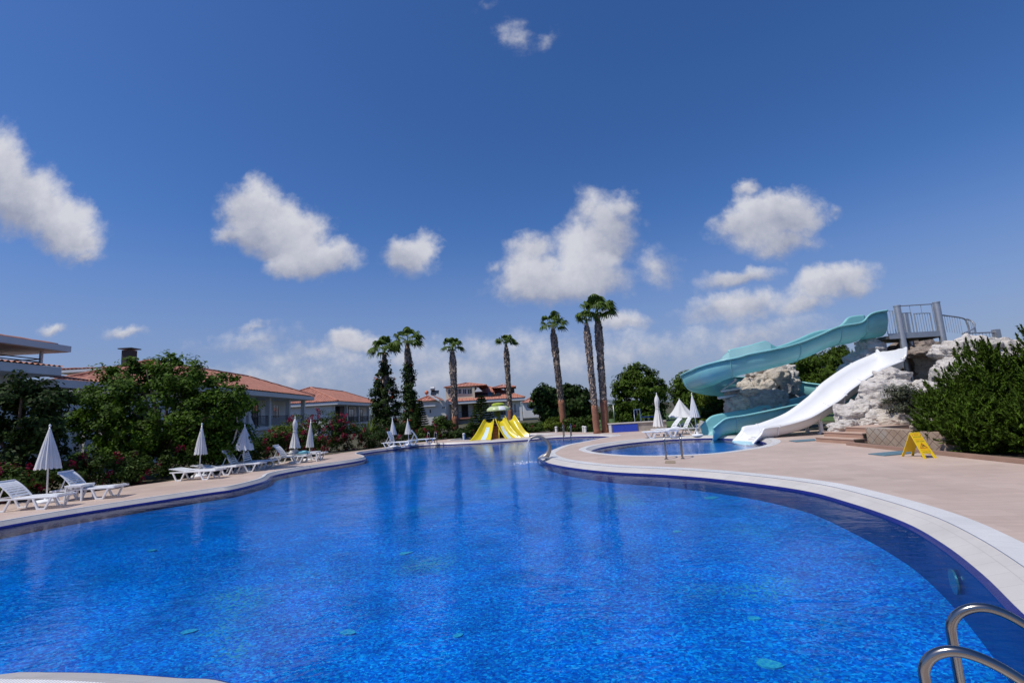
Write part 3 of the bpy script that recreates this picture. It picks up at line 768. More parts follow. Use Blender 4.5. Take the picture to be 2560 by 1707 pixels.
def railing(parent, pts, z, h=.95, gap=.13, m_=None, r=.012):
    mb = MB()
    for p_, q_ in zip(pts[:-1], pts[1:]):
        p_, q_ = Vector((p_[0], p_[1], z)), Vector((q_[0], q_[1], z)); L = (q_ - p_).length
        mb.tube([p_ + Vector((0, 0, h)), q_ + Vector((0, 0, h))], .025, 6); mb.tube([p_ + Vector((0, 0, .1)), q_ + Vector((0, 0, .1))], .018, 6)
        k = max(2, int(L / gap))
        for i in range(k + 1):
            c = p_.lerp(q_, i / k); mb.tube([c + Vector((0, 0, .1)), c + Vector((0, 0, h))], r, 4, cap=False)
    return mb.build('railing', m_ or rail_d, parent)
def opening(parent, P, yaw, a0, a1, b, z0, z1, name='window', frame=None, glass=None):
    """a framed opening standing a little proud of a wall whose face lies at b (front faces -b)"""
    f = MB(); w = .07
    hbox(f, P, yaw, a0, a0 + w, b - .05, b + .02, z0, z1); hbox(f, P, yaw, a1 - w, a1, b - .05, b + .02, z0, z1)
    hbox(f, P, yaw, a0 + w, a1 - w, b - .05, b + .02, z1 - w, z1); hbox(f, P, yaw, a0 + w, a1 - w, b - .05, b + .02, z0, z0 + w)
    hbox(f, P, yaw, (a0 + a1) / 2 - .03, (a0 + a1) / 2 + .03, b - .045, b + .02, z0 + w, z1 - w)
    fo = f.build(name, frame or trim_w, parent)
    g_ = MB(); hbox(g_, P, yaw, a0 + w, a1 - w, b - .02, b + .015, z0 + w, z1 - w); g_.build('pane', glass or glass_d, fo)
    return fo

# --- nearest villa, three levels, at the left edge. Front runs along +Y (facing the pool, +X)
yaw = R_(90 + 3)
hA = thing('villa', 'white villa with stacked tiled roofs and a roof terrace, at the left picture edge', 'house', (-24.0, 20, -.06))
P = house_frame((-23.35, 16.0), yaw)
m_ = MB(); hbox(m_, P, yaw, 0, 8.9, 1.5, 10, -.06, 4.95); hbox(m_, P, yaw, 8.9, 12.4, 1.2, 9, -.06, 4.3); m_.build('wall', wall_w, hA)
m_ = MB(); hbox(m_, P, yaw, -1, 9.2, -.1, 1.6, 5.0, 5.42); m_.build('fascia', trim_w, hA)
m_ = MB(); hbox(m_, P, yaw, 9.25, 12.9, .2, 1.6, 4.42, 4.85); m_.build('fascia', trim_w, hA)
m_ = MB(); tile_plane(m_, P(-1, -.15, 5.4), P(9.25, -.15, 5.4), P(-1, 1.5, 5.66), P(9.25, 1.5, 5.66), .05); m_.build('roof', tile_r, hA)
m_ = MB(); tile_plane(m_, P(9.3, .15, 4.83), P(12.95, .15, 4.83), P(9.3, 1.7, 5.15), P(12.95, 1.7, 5.15), .05); m_.build('roof', tile_r, hA)
m_ = MB(); hbox(m_, P, yaw, -2, 8.0, 3.0, 9, 5.3, 6.5); m_.build('upper_wall', wall_w, hA)
opening(hA, P, yaw, 1.6, 4.2, 3.0, 5.6, 6.4)
m_ = MB(); hbox(m_, P, yaw, -3, 10.9, .9, 10.5, 6.5, 6.83); m_.build('soffit_slab', trim_w, hA)
m_ = MB(); hbox(m_, P, yaw, -2.9, 10.8, 1.0, 10.4, 6.47, 6.496); m_.build('soffit', soffit_m, hA)
hip_roof(hA, P, -2.6, 10.5, 1.3, 10.1, 6.76, 1.0, .08, 10, 4.0)
m_ = MB(); hbox(m_, P, yaw, 9.9, 10.02, 1.6, 1.72, 5.5, 6.47); m_.build('terrace_post', trim_w, hA)
m_ = MB(); hbox(m_, P, yaw, 8.0, 10.2, 1.4, 8, 5.1, 5.5); m_.build('terrace_slab', trim_w, hA)
m_ = MB()
for zz in (5.72, 5.88, 6.04):
    m_.tube([P(1, 1.7, zz), P(9.95, 1.66, zz)], .03, 6); m_.tube([P(9.95, 1.66, zz), P(9.95, 7, zz)], .03, 6)
m_.build('railing', rail_d, hA)
# porch corner below the eaves
m_ = MB(); hbox(m_, P, yaw, 10.2, 10.6, .3, .7, -.06, 3.2); hbox(m_, P, yaw, 12.0, 12.35, .4, .75, -.06, 3.2); m_.build('pillar', wall_w, hA)
m_ = MB(); hbox(m_, P, yaw, 9.6, 13.6, .1, 1.15, 3.2, 3.55); m_.build('porch_fascia', trim_w, hA)
m_ = MB(); tile_plane(m_, P(9.6, .05, 3.55), P(13.6, .05, 3.55), P(9.6, 1.15, 3.95), P(13.6, 1.15, 3.95), .05, 8); m_.build('porch_roof', tile_r, hA)
m_ = MB(); hbox(m_, P, yaw, 6.4, 10.1, .2, 1.5, 1.35, 1.6); m_.build('balcony_slab', trim_w, hA)

# --- house behind the big tree, with a black chimney
yaw = R_(4); hA3 = thing('villa', 'house mostly hidden by the big tree, with tiled gable edge and black chimney', 'house', (-31, 40, -.06))
P = house_frame((-36.0, 38.0), yaw)
m_ = MB(); hbox(m_, P, yaw, 0, 5.2, .8, 9, -.06, 6.85); m_.build('wall', mat('pinkish_render', (.6, .5, .46), .85, .06, .5), hA3)
m_ = MB(); hbox(m_, P, yaw, -.6, 5.6, 0, 9.6, 6.85, 7.05); m_.build('fascia', trim_w, hA3)
hip_roof(hA3, P, -.6, 5.6, 0, 9.6, 7.05, .45, .1, 10)
m_ = MB(); c_ = at(323, 895, 41); m_.box((c_.x, 41, c_.z - .3), (.75, .75, 1.9)); ch_ = m_.build('chimney', mat('black_chimney_render', (.03, .03, .032), .7, .1), hA3)
m_ = MB(); m_.box((c_.x, 41, c_.z + .78), (1.15, 1.15, .08)); m_.build('chimney_cap', rail_d, ch_)

# --- second house, with veranda
def veranda_house(nm_label, O, yawd, L, D_, H, rise, zf, cols, label_cols=None):
    yaw = R_(yawd); P = house_frame(O, yaw); h = thing('bungalow', nm_label, 'house', (*P(L / 2, D_ / 2, -.06),))
    m_ = MB(); hbox(m_, P, yaw, 0, L, 2.2, D_, -.06, H - .35); hbox(m_, P, yaw, 0, .25, .4, 2.2, zf, H - .35); m_.build('wall', wall_w, h)
    m_ = MB(); hbox(m_, P, yaw, -.55, L + .55, -.55, D_ + .55, H - .38, H); m_.build('fascia', trim_w, h)
    m_ = MB(); hbox(m_, P, yaw, -.5, L + .5, -.5, D_ + .5, H - .41, H - .383); m_.build('soffit', wall_w, h)
    hip_roof(h, P, -.6, L + .6, -.6, D_ + .6, H + .01, rise, .09, 12)
    m_ = MB(); hbox(m_, P, yaw, 0, L, .1, 2.2, zf - .28, zf); m_.build('veranda_floor', trim_w, h)
    m_ = MB(); hbox(m_, P, yaw, .3, L - .3, .45, 2.2, -.06, zf - .28); m_.build('plinth_wall', wall_w, h)
    for a in cols:
        m_ = MB(); hbox(m_, P, yaw, a - .19, a + .19, .15, .53, zf, H - .41); m_.build('pillar', wall_w, h)
    railing(h, [P(.2, .25, 0), P(L - .2, .25, 0)], zf)
    return h, P, yaw
hB, P, yaw = veranda_house('white house with salmon tiled hip roof and pillared veranda right of the big tree', (-20.9, 30.0), 95.5, 24.5, 9.0, 4.62, 2.1, 1.65, (4, 9.5, 14.6, 19.5, 24.0))
for a0, a1, dr in ((5.5, 7.2, 1), (10.5, 12.5, 1), (15.6, 16.9, 1), (20.5, 22.0, 0)):
    opening(hB, P, yaw, a0, a1, 2.2, 1.7 if dr else 2.4, 3.8, 'balcony_door' if dr else 'window', frame_d if dr else trim_w)
m_ = MB(); hbox(m_, P, yaw, 17.3, 19.2, 2.06, 2.16, 1.9, 3.7); m_.build('roller_shutter', mat('white_shutter', (.75, .75, .77), .5, .05, 2), hB)
# sculpted curved wing wall on the veranda
m_ = MB(); prof = [(0, 3.9), (.05, 3.2), (.3, 2.5), (.9, 1.9), (1.7, 1.4), (1.7, 1.2), (0, 1.2)]
vs = [P(10.0 + a, .02, z) for a, z in prof] + [P(10.0 + a, .12, z) for a, z in prof]; k = len(prof)
m_.add(vs, [tuple(range(k)), tuple(range(2 * k - 1, k - 1, -1))] + [(i, (i + 1) % k, k + (i + 1) % k, k + i) for i in range(k)]); m_.build('curved_wing_wall', trim_w, hB)
hC, P, yaw = veranda_house('white house with tiled hip roof and lit pillars, left of the vine covered palm', (-23.6, 63.5), 92.5, 25.0, 10.0, 4.25, 2.3, 1.3, (.4, 6, 12.0, 18, 24.4))
m_ = MB(); hbox(m_, P, yaw, 6.8, 11.2, 1.5, 2.15, 1.32, 3.82); m_.build('dark_panel', mat('charcoal_panel', (.035, .035, .04), .6, .1), hC)
for a0, a1 in ((1.5, 3.2), (13.2, 16.2), (19, 21.5)): opening(hC, P, yaw, a0, a1, 2.2, 1.4, 3.5, 'balcony_door', frame_d)
opening(hC, house_frame((-23.6, 63.5), yaw), yaw, 3.8, 5.2, 2.2, 2.1, 3.4)
# ================================================================== CENTRE: palms
boot_m = mat('palm_boot_fibre', (.27, .21, .165), .95, .35, 3, island=.75)
trunk_red = mat('reddish_palm_trunk', (.27, .115, .065), .9, .3, 5, .7, 14, stretch=(1, 1, 2.5))
trunk_grey = mat('grey_palm_foot', (.25, .19, .15), .95, .3, 5, .7, 14, stretch=(1, 1, 2.5))
frond_m = mat('palm_frond_green', (.075, .125, .016), .55, .3, 3, island=.5, transl=.3, spec=.2)
def palm(bpx, redpx, toppx, tippx, label, vine=None, seed=0, w=1.0, fr=20, lean=.6):
    random.seed(seed * 13 + 5); b = G(*bpx); Y = b.y
    red = at(*redpx, Y) if redpx else None; top = at(*toppx, Y); tip = at(*tippx, Y)
    t_ = thing('fan_palm', label, 'palm tree', (b.x, b.y, -.05), group='tall fan palms beyond the pool')
    line = lambda s: Vector((b.x, Y, -.05)).lerp(top, s)
    H = top.z + .05; sr = (red.z + .05) / H if redpx else .04
    lo = MB(); lo.tube([line(sr * i / 8) + Vector((random.uniform(-.02, .02), 0, 0)) for i in range(9)], [.25 * w * (1.25 if i == 0 else 1.0) for i in range(9)], 12); lo.build('trunk', trunk_red if redpx else trunk_grey, t_, smooth=True)
    pts = [line(sr + (1 - sr) * i / 20) for i in range(21)]
    rad = [w * (.195 + random.uniform(-.012, .012) + (.035 if 12 < i < 19 else 0) - (.10 * max(0, (i - 17) / 3))) for i in range(21)]
    up = MB(); up.tube(pts, rad, 12); sh_ = up.build('boot_sheath', boot_m, t_, smooth=True)
    n = int(170 * H); s_ = rng.uniform(0, 1, n); a = rng.uniform(0, 2 * np.pi, n)
    base = np.array([tuple(line(sr)) for _ in range(1)])[0]; dv = np.array(top) - base
    r = np.interp(s_, np.linspace(0, 1, 21), rad)
    out = np.stack([np.cos(a), np.sin(a), np.zeros(n)], 1)
    Pc = base + dv * s_[:, None] + out * (r * 1.08)[:, None]
    A = out * rng.uniform(.4, 1.1, (n, 1)) + np.array([0, 0, 1]) * rng.uniform(-.35, 1.0, (n, 1)); N = out + np.array([0, 0, .3])
    V, Fq = leafmesh(Pc, np.cross(A, np.cross(out, A)) + N * .3, A, rng.uniform(.16, .42, n) * w, .38)
    np_mesh('boots', V, Fq, boot_m, sh_)
    nk = MB(); nk.tube([top - Vector((0, 0, .2)), top + Vector((0, 0, .45))], [.12 * w, .07 * w], 8); nk.build('crown_shaft', frond_m, t_, smooth=True)
    # fronds: petiole plus drooping fan
    c0 = top + Vector((0, 0, .25)); Hc = tip.z - c0.z; Vs = []; Fs = []
    for k in range(fr):
        a = 2.4 * k + random.uniform(-.4, .4); el = random.uniform(.35, 1.45) if k % 3 else random.uniform(-.1, .5)
        d = Vector((math.cos(a) * math.cos(el) + .22 * lean, math.sin(a) * math.cos(el), math.sin(el))).normalized()
        L = Hc * random.uniform(.42, .62); hub = c0 + d * L
        sd_ = d.cross(Vector((0, 0, 1))); sd_ = sd_.normalized() if sd_.length > .1 else Vector((1, 0, 0))
        if random.random() < .5: sd_ = (sd_ + Vector((0, 0, random.uniform(-.8, .8)))).normalized()
        nn = sd_.cross(d).normalized()
        o = len(Vs); wv = sd_ * .02; Vs += [c0 - wv, c0 + wv, hub + wv, hub - wv]; Fs.append((o, o + 1, o + 2, o + 3))
        ns = 15; bl_ = Hc * random.uniform(.42, .62)
        for q in range(ns):
            th = (q / (ns - 1) - .5) * 2.9; dd = (d * math.cos(th) + sd_ * math.sin(th)).normalized(); pv = dd.cross(nn).normalized() * bl_ * .082
            lq = bl_ * (1 - .25 * abs(th) / 1.45)
            m_ = hub + dd * lq * .62 + Vector((0, 0, -lq * .06)); e_ = hub + dd * lq * .98 + Vector((.12 * lean * lq, 0, -lq * random.uniform(.40, .80)))
            o = len(Vs); Vs += [hub - pv * .25, hub + pv * .25, m_ + pv, m_ - pv]; Fs.append((o, o + 1, o + 2, o + 3))
            o = len(Vs); Vs += [m_ - pv, m_ + pv, e_ + pv * .15, e_ - pv * .15]; Fs.append((o, o + 1, o + 2, o + 3))
    np_mesh('fronds', np.array([tuple(v) for v in Vs]), np.array(Fs), frond_m, t_)
    if vine:
        bls = []
        for px, py, rx, rz in vine:
            p_ = at(px, py, Y); k = Y / F; bls.append(((p_.x, Y, p_.z), (rx * k, rx * k * .9, rz * k)))
        crown('climbing_vine', bls, 9000, .22, leaf_dark, t_, 200, .42, shell=(.6, 1.02))
        cc, dd = clumps(bls, 26, (.98, 1.06)); Pf = np.repeat(cc, 14, 0) + unit(26 * 14) * .13; m_ = len(Pf)
        V, Fq = leafmesh(Pf, unit(m_), unit(m_), np.full(m_, .13), .8); np_mesh('blossom', V, Fq, petal_o, t_)
palm((966, 1092), None, (961, 884), (958, 832), 'fan palm almost buried in a cone of flowering vine, leftmost of the palms', [(962, 920, 16, 26), (960, 950, 26, 30), (962, 985, 34, 36), (964, 1020, 38, 40), (962, 1060, 36, 40), (940, 985, 14, 22), (985, 1000, 16, 30)], 1, 1.15, 20)
palm((1032, 1092), None, (1018, 862), (1028, 810), 'fan palm with dark ivy climbing most of its trunk, second from the left', [(1021, 930, 12, 30), (1023, 970, 13, 32), (1026, 1010, 15, 34), (1029, 1050, 22, 36), (1034, 1080, 26, 22)], 2, 1.15)
palm((1140, 1093), (1137, 1040), (1131, 879), (1134, 836), 'fan palm with bare shaggy trunk standing before the apartment balcony', None, 3)
palm((1278, 1074), (1276, 1022), (1265, 864), (1268, 825), 'slender fan palm rising behind the yellow mushroom slide', None, 4, .95)
palm((1411, 1075), (1400, 1000), (1382, 822), (1388, 774), 'leaning fan palm with red brown lower trunk, left of the close pair', None, 5, 1.0)
palm((1493, 1083), (1485, 1013), (1466, 810), (1462, 767), 'left and shorter palm of the close pair of fan palms', None, 6, .85, 16)
palm((1514, 1081), (1508, 1000), (1494, 793), (1503, 728), 'tallest fan palm with the biggest crown, right of the close pair', None, 7, .95, 26)
random.seed(11)

# ---- trees and shrubs beyond the pool
def pine(label, blobs, base, n=9000, size=.3, mat_=None, ncl=170, cr=.55, name='pine_tree', group=None, aspect=.35):
    t_ = thing(name, label, 'tree', (base[0], base[1], -.06), group=group)
    limbs('trunk', (base[0], base[1], -.06), .16, [b[0] for b in blobs], bark, t_, .35)
    crown('crown', blobs, n, size, mat_ or leaf_pine, t_, ncl, cr, aspect=aspect, up=.2, droop=-.8, shell=(.5, 1.03)); return t_
def ptree(label, lst, Y, **kw):
    bls = [bl(px, py, Y, rx, rz) for px, py, rx, rz in lst]; random.seed(len(label)); pine(label, bls, (bls[0][0][0], Y), **kw)
TB = 'trees beyond the far deck'
ptree('round topped pine tree right of the tall palm pair', [(1600, 985, 68, 62), (1595, 940, 40, 30), (1640, 985, 32, 45), (1560, 995, 32, 40), (1600, 1040, 62, 28), (1575, 930, 16, 16)], 46, n=16000, size=.34, ncl=260, group=TB)
ptree('dense dark tree behind the leaning palm', [(1375, 1010, 44, 46), (1365, 985, 26, 20), (1395, 1035, 40, 30)], 48, mat_=leaf_dark, size=.36, aspect=.6, n=11000, group=TB)
ptree('dense dark tree between the leaning palm and the close pair', [(1440, 1010, 38, 44), (1415, 985, 20, 22), (1432, 980, 16, 18), (1460, 1035, 28, 30)], 50, mat_=leaf_dark, size=.36, aspect=.6, n=10000, group=TB)
ptree('bushy pine behind the half open umbrella', [(1725, 990, 38, 42), (1712, 955, 22, 24), (1750, 1030, 34, 40)], 37, size=.28, n=9000, group=TB)
ptree('lime tipped conifer below the end of the turquoise flume', [(1778, 1005, 30, 30), (1770, 985, 18, 18), (1800, 1010, 26, 22)], 29, mat_=leaf_lime, size=.2, n=4000, cr=.35, name='conifer', group=TB)
ptree('dark conifer behind the single right umbrella', [(1775, 1050, 34, 40), (1745, 1060, 16, 30), (1810, 1050, 28, 30)], 28, mat_=leaf_dark, size=.2, n=6000, cr=.35, name='conifer', group=TB)
ptree('wide pine with yellow green crown behind the turquoise flume', [(2040, 915, 62, 30), (2085, 890, 32, 22), (2000, 920, 44, 28), (2120, 905, 22, 26), (2060, 945, 80, 25), (1970, 940, 32, 20)], 36, n=14000, size=.28, ncl=220, group=TB)
ptree('small distant tree in the gap left of the shower frame', [(1548, 1040, 26, 18), (1500, 1045, 24, 16)], 62, mat_=leaf_dark, size=.4, n=3500, group=TB)
def conif(px, pyb, pyt, wpx, Y, label, m_=None, n=3500):
    b = at(px, pyb, Y); tp = at(px, pyt, Y); h = tp.z + .06; k = Y / F; w = wpx * k
    t_ = thing('conifer', label, 'conifer', (b.x, Y, -.06)); tr = MB(); tr.tube([(b.x, Y, -.06), (b.x, Y, h * .9)], [.08, .015], 8); tr.build('trunk', bark, t_)
    s_ = rng.uniform(0, 1, n) ** .75; lay = np.floor(s_ * 16) / 16 + .012; r = w * (1 - lay) ** .85 * rng.uniform(.15, 1, n) ** .5 + .04; a = rng.uniform(0, 6.283, n)
    Pn = np.stack([b.x + r * np.cos(a), Y + r * np.sin(a), -.06 + h * (.06 + .94 * (lay * .55 + s_ * .45)) + .12 * r], 1)
    A = np.stack([np.cos(a), np.sin(a), np.full(n, .35)], 1); V, Fq = leafmesh(Pn, np.array([0, 0, 1]) + unit(n) * .6, A + unit(n) * .3, rng.uniform(.18, .34, n), .35)
    np_mesh('foliage', V, Fq, m_ or leaf_dark, t_)
conif(1208, 1095, 988, 44, 36.5, 'narrow layered conifer in front of the apartment beside the mushroom roof')
conif(1052, 1100, 1000, 26, 38.0, 'dark layered conifer right of the ivy covered palm')
FS = 'shrubs along the far edge of the pool deck'
def fshrub(px, pyb, pyt, wpx, Y, lab, fl=0, lm=None, flm=None):
    b = at(px, pyb, Y); h = at(px, pyt, Y).z + .05; w = wpx * Y / F
    shrub(b.x, Y, w, min(w, 1.2), max(.5, h), lab, fl, lm, flm, 2600, .16, group=FS)
for px, pyt, wpx, Y, fl, lm, lab in [
    (1068, 1062, 30, 35.2, 26, leaf_shrub, 'far bougainvillea with crimson sprays behind the open backed lounger'),
    (1108, 1036, 34, 37.0, 3, leaf_shrub, 'tall dark shrub below the white gabled house'),
    (1150, 1070, 34, 36.3, 7, leaf_dark, 'low dark shrub with red flowers at the foot of the shaggy palm'),
    (1186, 1058, 30, 37.2, 8, leaf_shrub, 'shrub with red blooms left of the yellow slide'),
    (1245, 1052, 30, 39.0, 2, leaf_dark, 'dark shrub directly behind the yellow slide'),
    (1318, 1058, 22, 38.4, 3, leaf_shrub, 'rounded shrub at the white apartment column'),
    (1345, 1056, 22, 38.2, 0, leaf_shrub, 'rounded green shrub right of the white apartment column'),
    (1378, 1046, 26, 38.4, 0, leaf_lime, 'bright green shrub left of the leaning palm'),
    (1440, 1044, 28, 36.5, 6, leaf_shrub, 'shrub with dull red flowers right of the leaning palm'),
    (1474, 1040, 22, 35.0, 0, leaf_shrub, 'dark green shrub just left of the close palm pair'),
    (1535, 1058, 22, 34.5, 0, leaf_lime, 'low yellow green shrub behind the blue tiled wall'),
    (1768, 1052, 20, 26.2, 0, leaf_lime, 'small leafy shrub beside the foot of the single right umbrella')]:
    fshrub(px, 1090, pyt, wpx, Y, lab, fl, lm)

# ================================================================== apartment house in the middle
YA = 82.0; X = lambda px: at(px, 1010, YA).x; Z = lambda px, py: at(px, py, YA).z
D = thing('apartment_house', 'two storey apartment house with red roof, solar panels and olive stripes, behind the palms', 'house', ((X(1103) + X(1312)) / 2, YA + 5, -.06))
P = lambda a, b, z: (a, YA + b, z)
x0, x1 = X(1106), X(1313); ze = Z(1205, 1000); zf = Z(1150, 1046)
m_ = MB(); hbox(m_, P, 0, x0 + .6, x1 - .8, 2.6, 11, -.06, ze - .4); hbox(m_, P, 0, x1 - 3.4, x1 - .9, 1.2, 2.6, -.06, ze - .4); m_.build('wall', wall_w, D)
m_ = MB(); hbox(m_, P, 0, x0, x1, 0, 12, ze - .4, ze); m_.build('fascia', trim_w, D)
hip_roof(D, P, x0 - .05, x1 + .05, -.05, 12, ze, 2.35, .12, 10)
m_ = MB(); hbox(m_, P, 0, X(1113), X(1186), 1.3, 7, ze + .3, Z(1150, 967)); hbox(m_, P, 0, X(1181), X(1187), .9, 1.3, ze + .2, Z(1150, 968)); m_.build('penthouse_wall', mat('cream_render', (.62, .55, .42), .85, .06, .5), D)
for a, b_ in ((1118, 1133), (1136, 1153), (1156, 1166), (1168, 1180)): opening(D, P, 0, X(a), X(b_), 1.3, Z(a, 985), Z(a, 971), 'window', trim_w)
hip_roof(D, P, X(1109), X(1218), .8, 8, Z(1160, 966), .75, .12, 6)
m_ = MB(); hbox(m_, P, 0, X(1262), X(1288), 2.5, 8, ze + .5, Z(1275, 969)); m_.build('dormer_dark_opening', frame_d, D)  # dark box stands in for the shaded balcony opening under this roof
hip_roof(D, P, X(1230), X(1292), 1.5, 8.5, Z(1262, 968), .6, .12, 6)
m_ = MB(); m_.box((X(1257), YA + 5, Z(1257, 957)), (.8, .8, .5)); m_.build('chimney', wall_w, D)
for i, px in enumerate((1192, 1208, 1224, 1240)):
    m_ = MB(); p_ = Vector((X(px + 4), YA + 1.6, ze + .95)); mt = Matrix.Rotation(R_(32), 4, 'X'); m_.box(p_, (1.0, 1.3, .08), mtx=mt)
    m_.build('solar_panel', glass_d, D)
m_ = MB(); gx, gz = X(1196), ze + 1.5; m_.add([(gx - .7, YA + .9, gz), (gx + .7, YA + .9, gz), (gx, YA + .9, gz + .75), (gx - .7, YA + 2.5, gz), (gx + .7, YA + 2.5, gz), (gx, YA + 2.5, gz + .75)], [(0, 1, 2), (3, 5, 4), (0, 2, 5, 3), (1, 4, 5, 2), (0, 3, 4, 1)]); m_.build('pediment', trim_w, D)
m_ = MB(); hbox(m_, P, 0, x0 + .6, X(1186), .6, 2.6, zf - .1, zf + .12); m_.build('balcony_slab', tile_r, D)
railing(D, [(x0 + .7, YA + .7), (X(1185), YA + .7)], zf + .12, .95, .22)
olive = mat('olive_stripe_render', (.26, .24, .05), .85, .08, 1)
for a, b_ in ((1181, 1185), (1232, 1239), (1195, 1199)):
    m_ = MB(); hbox(m_, P, 0, X(a), X(b_), 2.3, 2.6, zf, ze - .42); m_.build('stripe', olive, D)
opening(D, P, 0, X(1149), X(1166), 2.6, zf + .12, zf + 2.3, 'balcony_door', frame_d)
opening(D, P, 0, X(1187), X(1195), 2.6, zf + .8, zf + 2.2, 'window'); opening(D, P, 0, X(1245), X(1270), 2.6, zf + .1, zf + 1.2, 'window'); opening(D, P, 0, X(1284), X(1290), 1.2, zf + .4, zf + 1.9, 'window')
m_ = MB(); hbox(m_, P, 0, X(1298), X(1304.5), .3, .8, -2.2, Z(1300, 1017)); m_.build('pillar', wall_w, D)
m_ = MB(); hbox(m_, P, 0, x0 + .6, x0 + 1.1, .7, 1.2, -.06, ze - .42); m_.build('pillar', wall_w, D)
m_ = MB(); hbox(m_, P, 0, X(1222), X(1298), .9, 2.6, zf - .5, zf - .2); m_.build('balcony_slab', wall_w, D)
railing(D, [(X(1222), YA + 1), (X(1298), YA + 1)], zf - .2, .9, .25)
# white gabled house left of it
YA2 = 78.0; X2 = lambda px: at(px, 1010, YA2).x; Z2 = lambda px, py: at(px, py, YA2).z
E_ = thing('gabled_house', 'small white house with solar water heater on its roof, left of the apartment house', 'house', (X2(1070), YA2 + 4, -.06)); P = lambda a, b, z: (a, YA2 + b, z)
m_ = MB(); hbox(m_, P, 0, X2(1050), X2(1113), .6, 8, -.06, Z2(1070, 1002)); m_.build('wall', mat('warm_white_render', (.66, .63, .58), .85, .05, .5), E_)
hip_roof(E_, P, X2(1036), X2(1096), 0, 8, Z2(1066, 1003), 1.0, .12, 6)
m_ = MB(); zt = Z2(1085, 986); m_.beam(P(X2(1073), .2, zt), P(X2(1098), .1, Z2(1098, 1001)), .35, .25); m_.beam(P(X2(1092), .2, Z2(1092, 985)), P(X2(1116), .1, Z2(1116, 1001)), .35, .25)
m_.build('gable_coping', trim_w, E_)
m_ = MB(); m_.tube([P(X2(1073), 2, Z2(1078, 970)), P(X2(1083), 2, Z2(1078, 970))], .36, 12); m_.build('water_tank', dull_steel, E_, auto=40)
m_ = MB(); m_.box(P(X2(1084), 1.6, Z2(1084, 981)), (1.3, .08, 1.2), mtx=Matrix.Rotation(R_(-50), 4, 'X')); m_.build('solar_panel', glass_d, E_)
m_ = MB(); m_.lathe([(0, -.36), (.25, -.25), (.36, 0), (.25, .25), (0, .36)], P(X2(1062), 2, Z2(1062, 980)), 12); m_.tube([P(X2(1062), 2, Z2(1062, 984)), P(X2(1062), 2, Z2(1062, 998))], .05, 6); m_.build('antenna_dish', mat('orange_paint', (.6, .16, .06), .5, .05), E_, smooth=True)
opening(E_, P, 0, X2(1103), X2(1112), .6, Z2(1107, 1022), Z2(1107, 1015)); opening(E_, P, 0, X2(1072), X2(1075), .6, Z2(1073, 1032), Z2(1073, 1024), 'window', frame_d)
m_ = MB(); hbox(m_, P, 0, X2(1053), X2(1088), .1, .6, Z2(1070, 1016), Z2(1070, 1013)); m_.build('awning', trim_w, E_)
YA3 = 105.0; X3 = lambda px: at(px, 1010, YA3).x; Z3 = lambda px, py: at(px, py, YA3).z
F_h = thing('far_house', 'small far white house with tiled roof between the apartment house and the dark trees', 'house', (X3(1323), YA3 + 3, -.06)); P = lambda a, b, z: (a, YA3 + b, z)
m_ = MB(); hbox(m_, P, 0, X3(1308), X3(1345), .5, 7, -.06, Z3(1322, 1006)); m_.build('wall', wall_w, F_h); hip_roof(F_h, P, X3(1305), X3(1348), 0, 7.5, Z3(1322, 1006), .9, .15, 5)
opening(F_h, P, 0, X3(1327), X3(1332), .5, Z3(1330, 1022), Z3(1330, 1014), 'window', frame_d)

# ================================================================== children's slide with mushroom roof
yel = mat('yellow_gelcoat', (.62, .50, .012), .3, .1, 2, coat=.2); lt_blue = mat('pale_blue_gelcoat', (.55, .68, .74), .3, .06, 2, coat=.2); orange = mat('orange_gelcoat', (.75, .26, .02), .35, .08, 3)
lime = mat('lime_green_gelcoat', (.34, .42, .04), .35, .12, 2); lime2 = mat('pale_lime_gelcoat', (.50, .58, .28), .35, .1, 2); maroon = mat('maroon_panel', (.10, .02, .015), .6, .1); pole_g = mat('olive_green_pole', (.13, .17, .015), .45, .1)
KY = 32.4
K = thing('kids_slide', 'yellow three chute kids slide with green mushroom roof in the far paddling pool', 'kids slide', (at(1250, 1098, KY).x, KY, -.3))
def chute(path, mid, wd, wh, name, parent, m_wall, m_floor, smooth_n=8):
    pts = catmull(path, smooth_n); n = len(pts); rows = []; fl = []
    for i, p_ in enumerate(pts):
        s = i / (n - 1); d = pts[min(i + 1, n - 1)] - pts[max(i - 1, 0)]; side = Vector((d.y, -d.x, 0)).normalized()
        w_ = np.interp(s, [0, .35, 1], wd); h_ = np.interp(s, [0, .5, 1], wh)
        prof = [(-1.06, h_ - .03), (-1.0, h_), (-.93, h_ * .9), (-.8, h_ * .35), (-.6, .06), (-.3, .01), (0, 0), (.3, .01), (.6, .06), (.8, h_ * .35), (.93, h_ * .9), (1.0, h_), (1.06, h_ - .03)]
        rows.append([p_ + side * (a * w_ / 2) + Vector((0, 0, z_)) for a, z_ in prof])
        fl.append([p_ + side * (a * w_ / 2) + Vector((0, 0, z_ + .022)) for a, z_ in prof[5:8]])
    b_ = MB(); b_.grid(rows); c_ = b_.build(name, m_wall, parent, smooth=True, solid=.035)
    b_ = MB(); b_.grid(fl[n // 3:]); b_.build('slide_floor', m_floor, c_, smooth=True)
    return c_
def kp_(px, z, Y):
    Y = 31.2 + (Y - 28.1) * 1.1; q = at(px, 1098, Y); return Vector((q.x, Y, z * 1.1))
chute([kp_(1226, .92, 30.2), kp_(1224, .82, 29.9), kp_(1216, .30, 29.2), kp_(1206, -.08, 28.6), kp_(1198, -.26, 28.1)], None, (.55, .8, 1.5), (.22, .40, .22), 'slide_chute', K, yel, lt_blue)
